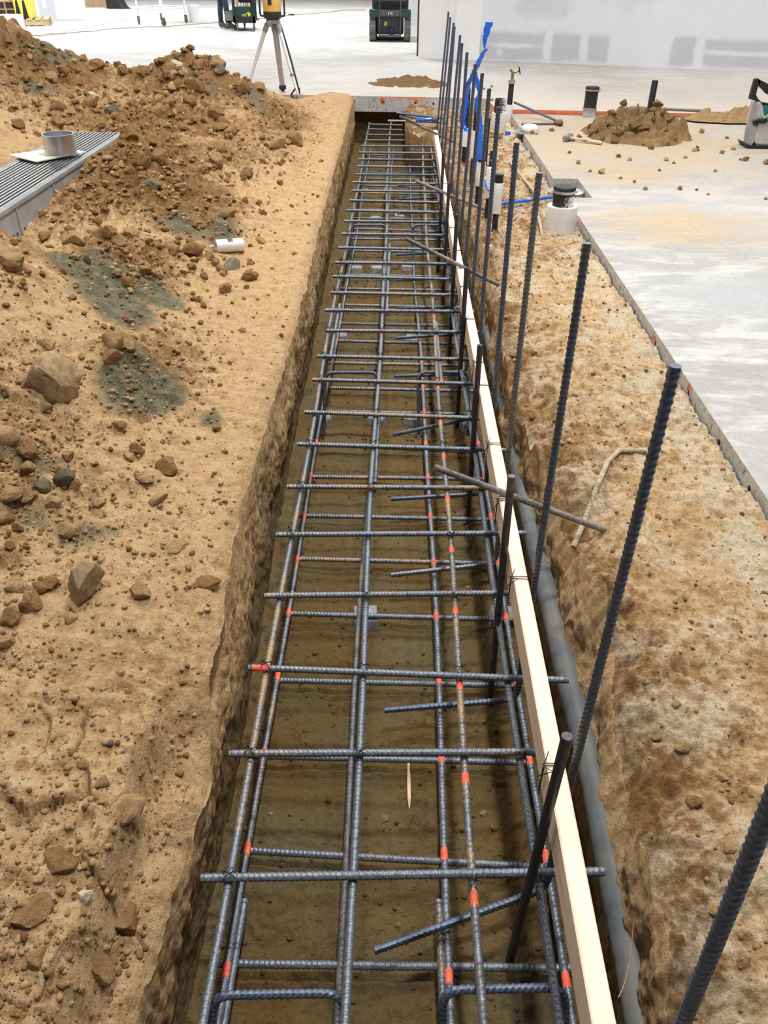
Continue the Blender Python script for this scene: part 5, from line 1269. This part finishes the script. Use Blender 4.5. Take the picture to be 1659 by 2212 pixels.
m_ = MB(); m_.box((aty(833, 51, LY).x, LY-.006, aty(833, 51, LY).z), (.045, .012, .07), Matrix.Rotation(.2, 3, 'Y')); m_.build('yellow_tag', pbr('yellow_tag', (.55, .42, .10), None), bd)
m_ = MB(); m_.box((aty(846, 67, LY).x, LY-.02, aty(846, 67, LY).z), (.10, .05, .14), None, 0, .02); m_.build('fuel_can', pbr('navy_plastic', (.012, .025, .07), None, rough=.5), bd)
m_ = MB()
for k, (a, b) in enumerate(((-.055, -.045), (-.045, -.03), (-.01, 0), (0, .01), (.02, .03))): m_.box((xc+a+.02, LY-.072, .475), (.008, .006, .05), Matrix.Rotation(.3*(k % 2)-.15, 3, 'Y'))
m_.build('nameplate_letters', 'whitepl', t)
# service cart
MAT['cartblack'] = pbr('black_steel_cart', (.010, .012, .016), (.018, .02, .024), 5, .45)
MAT['cartgreen'] = pbr('dark_green_panel', (.006, .045, .035), None, rough=.5)
MAT['cartgrey'] = pbr('grey_tray', (.16, .165, .17), (.24, .24, .24), 6, .5)
def caster(parent, x, y, r, wd=.03, name='caster', ang=0.0, m2='machinegrey'):
    m_ = MB(); a = Vector((math.cos(ang), math.sin(ang), 0)); m_.lathe([(r*.55, -wd/2), (r*.95, -wd/2), (r, -wd*.3), (r, wd*.3), (r*.95, wd/2), (r*.55, wd/2)], (x, y, r+.002), a, 22); w_ = m_.build(name, 'tread', parent)
    m_ = MB(); p = Vector((x, y, r+.002)); m_.lathe([(.01, -wd*.8), (r*.5, -wd*.55), (r*.5, wd*.55), (.01, wd*.8)], p, a, 14)
    for s_ in (-1, 1): m_.box(p+a*s_*wd*.75+Vector((0, 0, r*.6)), (.006, r*.9, r*1.5), rotz(ang))
    m_.box(p+Vector((0, 0, r*1.4)), (wd*1.9, r*1.0, .012), rotz(ang)); m_.build('caster_fork', m2, w_)
KY = 20.15; kx0, kx1 = aty(504, 40, KY).x, aty(552, 40, KY).x; kc = (kx0+kx1)/2; kw = kx1-kx0
t = thing('service_cart', (kc-.2, KY+.4, 0), 'black and dark green service cart on casters behind the tripod', 'cart')
z0_ = aty(530, 49.5, KY).z; zt = 1.02
m_ = MB()
zg1, zg0 = aty(530, 17, KY).z, aty(530, 45, KY).z
for x in (kx0+.025, kx1-.03): m_.box((x, KY, (z0_+zt)/2), (.055, .05, zt-z0_), None, 0, .004)
m_.box((kc, KY, z0_+.06), (kw, .05, .12)); m_.box((kc, KY, zt), (kw, .05, .05)); m_.build('end_frame', 'cartblack', t)
m_ = MB(); m_.box((kc, KY+.005, (zg0+zg1)/2+.02), (kw-.09, .02, zg1-zg0)); pn = m_.build('end_panel', 'cartgreen', t)
MAT['cartyellow'] = pbr('yellow_sticker', (.62, .60, .06), None, rough=.5)
m_ = MB(); sx, sz = aty(531, 32, KY).x, aty(531, 32, KY).z; R = Matrix.Rotation(-.14, 3, 'Y'); m_.box((sx-.02, KY-.012, sz-.01), (.13, .008, .05), R); m_.lathe([(.045, 0), (.047, .004), (.045, .008)], (sx+.06, KY-.008, sz+.005), (0, -1, 0), 18); st = m_.build('yellow_sticker', 'cartyellow', pn)
m_ = MB()
for k in range(6): m_.box(Vector((sx-.02, KY-.018, sz-.01))+R @ Vector((-.045+k*.018, 0, 0)), (.008, .004, .022), R)
m_.build('sticker_letters', 'cartblack', st)
m_ = MB(); l0, zt0, zt1 = -1.0, aty(490, 45, KY+.4).z, aty(490, 24, KY+.4).z
ty = KY+.55
for (cx, cy, dx, dy) in ((kc-.22, ty-.42, kw*.9, .02), (kc-.22, ty+.42, kw*.9, .02), (kc-.22-kw*.45, ty, .02, .86), (kc-.22+kw*.45, ty, .02, .86)): m_.box((cx, cy, (zt0+zt1)/2), (dx, dy, zt1-zt0))
m_.box((kc-.22, ty, zt0+.01), (kw*.9, .86, .02)); m_.build('tray', 'cartgrey', t)
m_ = MB(); m_.box((kc-.02, KY+.42, z0_+.03), (kw*.9, .8, .03)); m_.box((kc-.02, KY+.42, zt-.02), (kw*.9, .8, .03)); m_.box((kc-.05, KY+.84, (z0_+zt)/2), (kw*.8, .03, zt-z0_), None, 0, .0); m_.build('deck', 'cartblack', t)
for (x, y) in ((kx0+.07, KY+.02), (kx1-.05, KY+.02), (kx0-.12, KY+.95), (kx0+.10, KY+.8)): caster(t, x, y, .075, .028, ang=.12)
cols = [(.7, .2, .15), (.85, .85, .86), (.85, .84, .8), (.55, .62, .66), (.75, .3, .3), (.8, .7, .4)]
for k in range(6):
    x = kx0+.10+k*.052; z = zg1+.02; m_ = MB(); m_.lathe([(.022, 0), (.022, .055), (.014, .065), (.014, .075)], (x, KY+.06, z), n=14)
    o = m_.build('paint_marker', pbr('bottle_colour', cols[k], None, rough=.4)); tag(o, ['red','white','cream','blue-grey','pink','yellow'][k]+' bottle standing in the service cart', 'bottle', 'bottles in the service cart')
# white rolling scaffold
MAT['scaffold'] = pbr('white_tube', (.74, .74, .76), (.85, .85, .86), 8, .45, .1)
fp = [at(301, 53, 0), at(355, 57, 0), at(403, 50, 0)]; fp[1] = fp[1]; fp.append(fp[0]+fp[2]-fp[1])
t = thing('rolling_scaffold', (sum(p.x for p in fp)/4, sum(p.y for p in fp)/4, 0), 'white tubular rolling scaffold on four casters on the far floor', 'scaffold')
for p in fp:
    m_ = MB(); m_.tube([(p.x, p.y, .13), (p.x, p.y, 1.0), (p.x, p.y, 1.9)], .022, 12); m_.build('post', 'scaffold', t); caster(t, p.x, p.y, .068, .03, ang=random.uniform(-.6, .6))
for i in range(4):
    a, b = fp[i], fp[(i+1) % 4]
    for z in (.33, 1.1, 1.85): m_ = MB(); m_.tube([(a.x, a.y, z), (b.x, b.y, z)], .02, 10); m_.build('rail', 'scaffold', t)
m_ = MB(); c = (fp[0]+fp[2])/2; d = fp[1]-fp[0]; m_.box((c.x, c.y, 1.12), (d.length*.98, .6, .03), rotz(math.atan2(d.y, d.x))); m_.build('platform', 'scaffold', t)
p = fp[2].lerp(fp[1], .42)+Vector((.25, .75, 0)); m_ = MB(); m_.lathe([(.12, 0), (.14, .35), (.145, .36), (.13, .36)], p, n=24); tag(m_.build('white_bucket', 'whitepl'), 'white bucket standing behind the rolling scaffold', 'bucket')
# pallet with boxes
MAT['pallet'] = wood_mat('pallet_wood', (.50, .36, .22), (.68, .52, .34), (4, 4, 30))
pa = rotz(.30); pc = Vector((-8.75, 21.35, 0)); t = thing('pallet', pc, 'wooden pallet on the far left floor', 'pallet')
m_ = MB()
for k in range(3): m_.box(pc+pa @ Vector((0, -.52+k*.52, .07)), (1.15, .09, .10), pa)
m_.build('stringer', 'pallet', t); m_ = MB()
for k in range(7): m_.box(pc+pa @ Vector((-.52+k*.173, 0, .13)), (.12, 1.15, .02), pa)
for k in (0, 3, 6): m_.box(pc+pa @ Vector((-.52+k*.173, 0, .012)), (.12, 1.15, .02), pa)
m_.build('deck_board', 'pallet', t)
MAT['carton'] = pbr('brown_carton', (.36, .22, .13), (.46, .30, .18), 5, .8); MAT['darkcarton'] = pbr('dark_box', (.07, .045, .05), (.12, .08, .08), 9, .7)
def boxat(px, py, w_, d, h, ang, name, label, mat, z, Y, cat='box', group=None):
    p = aty(px, py, Y); o = MB().box((p.x, Y, z+h/2), (w_, d, h), rotz(ang), 0, .004).build(name, mat); return tag(o, label, cat, group)
t = thing('crate', pc+Vector((-.30, -.05, .15)), 'brown slatted crate holding dark tins on the pallet', 'crate', 'boxes on the far pallet'); cb = pc+Vector((-.30, -.05, .15)); m_ = MB()
for z in (.01, .16, .31): m_.box(cb+Vector((0, 0, z)), (.46, .42, .025), pa)
for sx in (-.22, -.02, .22):
    for sy_ in (-.2, .2): m_.box(cb+pa @ Vector((sx, sy_, .16)), (.03, .03, .31), pa)
m_.build('crate_frame', 'carton', t); m_ = MB()
for sx in (-.12, .10):
    for z in (.085, .235): m_.box(cb+pa @ Vector((sx, 0, z)), (.17, .34, .12), pa)
m_.build('tin', 'darkcarton', t)
def stripe_mat():
    m, t_, b = nt('yellow_black_stripes'); p = coords(t_); sx = t_.nodes.new('ShaderNodeSeparateXYZ'); lk(t_, p, sx.inputs[0])
    x = math_(t_, 'ADD', sx.outputs[0], .19); f = math_(t_, 'FRACT', math_(t_, 'MULTIPLY', x, 6.6)); tri = math_(t_, 'ABSOLUTE', math_(t_, 'SUBTRACT', f, .5))
    lim = math_(t_, 'MULTIPLY', sx.outputs[2], .75)
    k = math_(t_, 'GREATER_THAN', math_(t_, 'ADD', tri, lim), .40); gate = math_(t_, 'LESS_THAN', math_(t_, 'ABSOLUTE', math_(t_, 'ADD', sx.outputs[0], .03)), .155)
    lk(t_, mixc(t_, math_(t_, 'MULTIPLY', math_(t_, 'SUBTRACT', 1.0, k), gate), (.78, .74, .10), (.02, .02, .02)), b.inputs['Base Color']); b.inputs['Roughness'].default_value = .5; return m
MAT['stripes'] = stripe_mat()
bp = pc+Vector((.14, -.12, .15)); o = MB().box((0, 0, .17), (.38, .38, .34), None, 0, .004).build('warning_box', 'stripes', origin=(0,0,0)); o.location = bp; o.rotation_euler = (0, 0, .12); tag(o, 'yellow box with black wedge stripes on the pallet', 'box', 'boxes on the far pallet')
tag(MB().box(pc+Vector((-.12, .0, .15+.34+.09)), (.22, .2, .16), pa, 0, .004).build('carton', 'carton'), 'small brown carton on top of the crate and the striped box', 'box', 'boxes on the far pallet')
boxat(27, 50, .42, .3, .26, .1, 'white_box', 'white box on the floor in front of the pallet', 'whitepl', 0, 20.3)
# crate and drape far back
boxat(210, 5, .80, .5, .62, .05, 'carton_stack', 'brown carton stack standing far behind the rolling scaffold', 'carton', 0, 28.6)
m_ = MB(); p = aty(247, 8, 27.9)
rings = []
for z, w_, dx in ((0.0, .36, .10), (.05, .30, .06), (.3, .24, 0), (.7, .22, -.02), (1.1, .2, -.02)): rings.append([Vector((p.x+dx+w_*math.cos(a)*(1+.12*math.sin(a*5)), 27.9+.2*math.sin(a)*(1+.12*math.sin(a*5)), z)) for a in [2*PI*k/24 for k in range(24)]])
m_.ring_tube(rings, 0, True, True); tag(m_.build('black_tarp', 'rubber'), 'black tarpaulin draped beside the far carton stack', 'tarpaulin')
boxat(892, 30, .30, .3, .9, 0, 'grey_cabinet', 'white cabinet with a brown panel beyond the loader', 'whitepl', 0, 19.9, 'cabinet')
# extension cords and the sawn joint in the floor
MAT['cord'] = pbr('tan_cord', (.42, .27, .15), None, rough=.6)
hose([tuple(at(px, py, .008)) for px, py in ((62,76), (85,77), (105,73.5), (130,73), (150,71), (175,68.5), (205,67), (225,63.5), (255,61), (290,60), (320,57.5), (355,57.5), (400,53.5), (440,51), (475,48)) ], .008, 'cord', 'extension_cord', 'tan extension cord snaking past the rolling scaffold', 'cord', 'cords on the far floor')
hose([tuple(at(px, py, .008)) for px, py in ((552,41), (580,38), (605,36), (625,33), (650,31), (690,28), (720,25), (750,21.5), (790,20.5)) ], .008, 'cord', 'extension_cord', 'tan extension cord running from the service cart to the loader', 'cord', 'cords on the far floor')
p = at(629, 32.3, .012); tag(MB().tube([p+Vector((-.08, -.01, .004)), p+Vector((.08, .01, .004))], .022, 10).build('cord_plug', 'rubber'), 'black plug joint in the cord between cart and loader', 'plug')
MAT['joint'] = pbr('floor_joint', (.20, .19, .18), None, rough=.9)
a, b = at(64, 85, 0), at(275, 42, 0); d = b-a; m_ = MB(); m_.box((a+b)/2+Vector((0, 0, .001)), (d.length, .025, .003), rotz(math.atan2(d.y, d.x))); struct(m_.build('floor_joint', 'joint'))
# ------------------------------------------------------------------ worker behind the cart (only the legs are inside the photograph)
def person():
    import bmesh
    pts = {}; edges = []
    fx, fy = aty(480, 50, 20.75).x, 20.75
    def P(n, x, y, z, r, par=None): pts[n] = (Vector((x, y, z)), r, par)
    P('pelvis', 0, 0, .98, .125); P('waist', 0, -.0, 1.10, .115, 'pelvis'); P('chest', .01, -.01, 1.32, .14, 'waist'); P('neckb', .02, -.01, 1.47, .075, 'chest'); P('neck', .03, -.02, 1.54, .055, 'neckb'); P('skull', .05, -.03, 1.67, .092, 'neck'); P('crown', .05, -.03, 1.74, .07, 'skull')
    P('chin', .09, -.05, 1.60, .045, 'skull'); P('nose', .145, -.07, 1.665, .012, 'skull')
    for s_, nm in ((-1, 'a'), (1, 'b')):
        y = s_*.10; st = .14 if s_ < 0 else -.02
        P('hip'+nm, .0, y, .92, .095, 'pelvis'); P('knee'+nm, st*.6+.02, y+s_*.02, .50, .066, 'hip'+nm); P('calf'+nm, st*.8, y+s_*.02, .33, .062, 'knee'+nm); P('ank'+nm, st, y+s_*.02, .09, .050, 'calf'+nm); P('ball'+nm, st+.13, y+s_*.03, .045, .046, 'ank'+nm); P('toe'+nm, st+.20, y+s_*.03, .04, .036, 'ball'+nm); P('heel'+nm, st-.05, y+s_*.02, .045, .042, 'ank'+nm)
        P('sho'+nm, .01, s_*.19, 1.42, .065, 'chest'); P('elb'+nm, .10, s_*.25, 1.14, .044, 'sho'+nm); P('wri'+nm, .34, s_*.20, 1.06, .030, 'elb'+nm); P('palm'+nm, .41, s_*.19, 1.05, .030, 'wri'+nm)
        for k in range(4): yy = s_*.19+(k-1.5)*.021; P('f1%d'%k+nm, .46, yy, 1.05, .0095, 'palm'+nm); P('f2%d'%k+nm, .49, yy, 1.03-.004*k, .0085, 'f1%d'%k+nm); P('f3%d'%k+nm, .485, yy, 1.005, .0075, 'f2%d'%k+nm)
        P('t1'+nm, .41, s_*.15, 1.035, .011, 'palm'+nm); P('t2'+nm, .44, s_*.145, 1.02, .009, 't1'+nm)
    names_ = list(pts); me = bpy.data.meshes.new('person'); ii = {n: i for i, n in enumerate(names_)}
    me.from_pydata([pts[n][0] for n in names_], [(ii[pts[n][2]], ii[n]) for n in names_ if pts[n][2]], [])
    o = bpy.data.objects.new('person', me); C.objects.link(o)
    sk = o.modifiers.new('s', 'SKIN'); sk.use_smooth_shade = True; o.modifiers.new('d', 'SUBSURF').levels = 2
    for i, n in enumerate(names_): me.skin_vertices[0].data[i].radius = (pts[n][1],)*2; me.skin_vertices[0].data[i].use_root = n == 'pelvis'
    dg = bpy.context.evaluated_depsgraph_get(); dg.update(); m2 = bpy.data.meshes.new_from_object(o.evaluated_get(dg)); bpy.data.objects.remove(o)
    for m in (pbr('blue_jeans', (.018, .035, .065), (.035, .06, .10), 9, .9), pbr('dark_jacket', (.03, .035, .04), None, rough=.9), pbr('skin', (.55, .33, .24), None, rough=.6), pbr('dusty_boots', (.16, .13, .11), (.24, .21, .18), 12, .85)): m2.materials.append(m)
    for f in m2.polygons:
        c = f.center; f.material_index = 3 if c.z < .13 else 0 if c.z < 1.03 and c.x < .30 and abs(c.y) < .24 else 1 if (c.z < 1.50 and c.x < .33) else 2
        f.use_smooth = True
    o = bpy.data.objects.new('person', m2); C.objects.link(o); o.location = (fx, fy, 0.0); o.rotation_euler = (0, 0, .25)
    zmin = min(v.co.z for v in m2.vertices); o.location.z = -zmin
    tag(o, 'person in blue jeans and dusty boots standing behind the service cart', 'person')
    hb = MB(); hb.lathe([(.108, -.02), (.112, .0), (.106, .05), (.075, .095), (.03, .115), (.001, .117)], Vector((.05, -.03, 1.70)), n=28); hb.box((.15, -.055, 1.685), (.09, .15, .01), rotz(-.15), 0, .004)
    h = hb.build('cap', 'cartblack', origin=(0,0,0)); h.parent = o
person()
# ------------------------------------------------------------------ light: the hall's high-bay lamps, the bright open side, one added fill lamp
w = bpy.data.worlds.new('hall_light'); S.world = w; w.use_nodes = True
bg = w.node_tree.nodes['Background']; bg.inputs[0].default_value = (.86, .93, 1.0, 1); bg.inputs[1].default_value = .15
def lamp(x, y, z, sx, sy, power, col=(1, .975, .94)):
    l = bpy.data.lights.new('high_bay_or_fill_light', 'AREA'); l.shape = 'RECTANGLE'; l.size = sx; l.size_y = sy; l.energy = power; l.color = col
    o = bpy.data.objects.new('high_bay_or_fill_light', l); C.objects.link(o); o.location = (x, y, z)
for (x, y, p) in ((.55, 1.2, 275), (.45, 4.8, 275), (.45, 8.6, 260), (-4.5, 3.5, 140), (-4.5, 9.0, 130), (5.5, 3.0, 120), (5.5, 9.0, 170)):
    lamp(x, y, 6.5, .34, .34, p)
for (x, y) in ((-9, 19), (-2, 19), (5, 19), (-9, 27), (-2, 27), (5, 27)):
    lamp(x, y, 6.5, 1.5, 1.5, 800 if x < -5 else 470, (.96, .98, 1))
lamp(5.5, 13.0, 6.5, .5, .5, 170)  # extra lamp added to brighten the far floor before the right wall
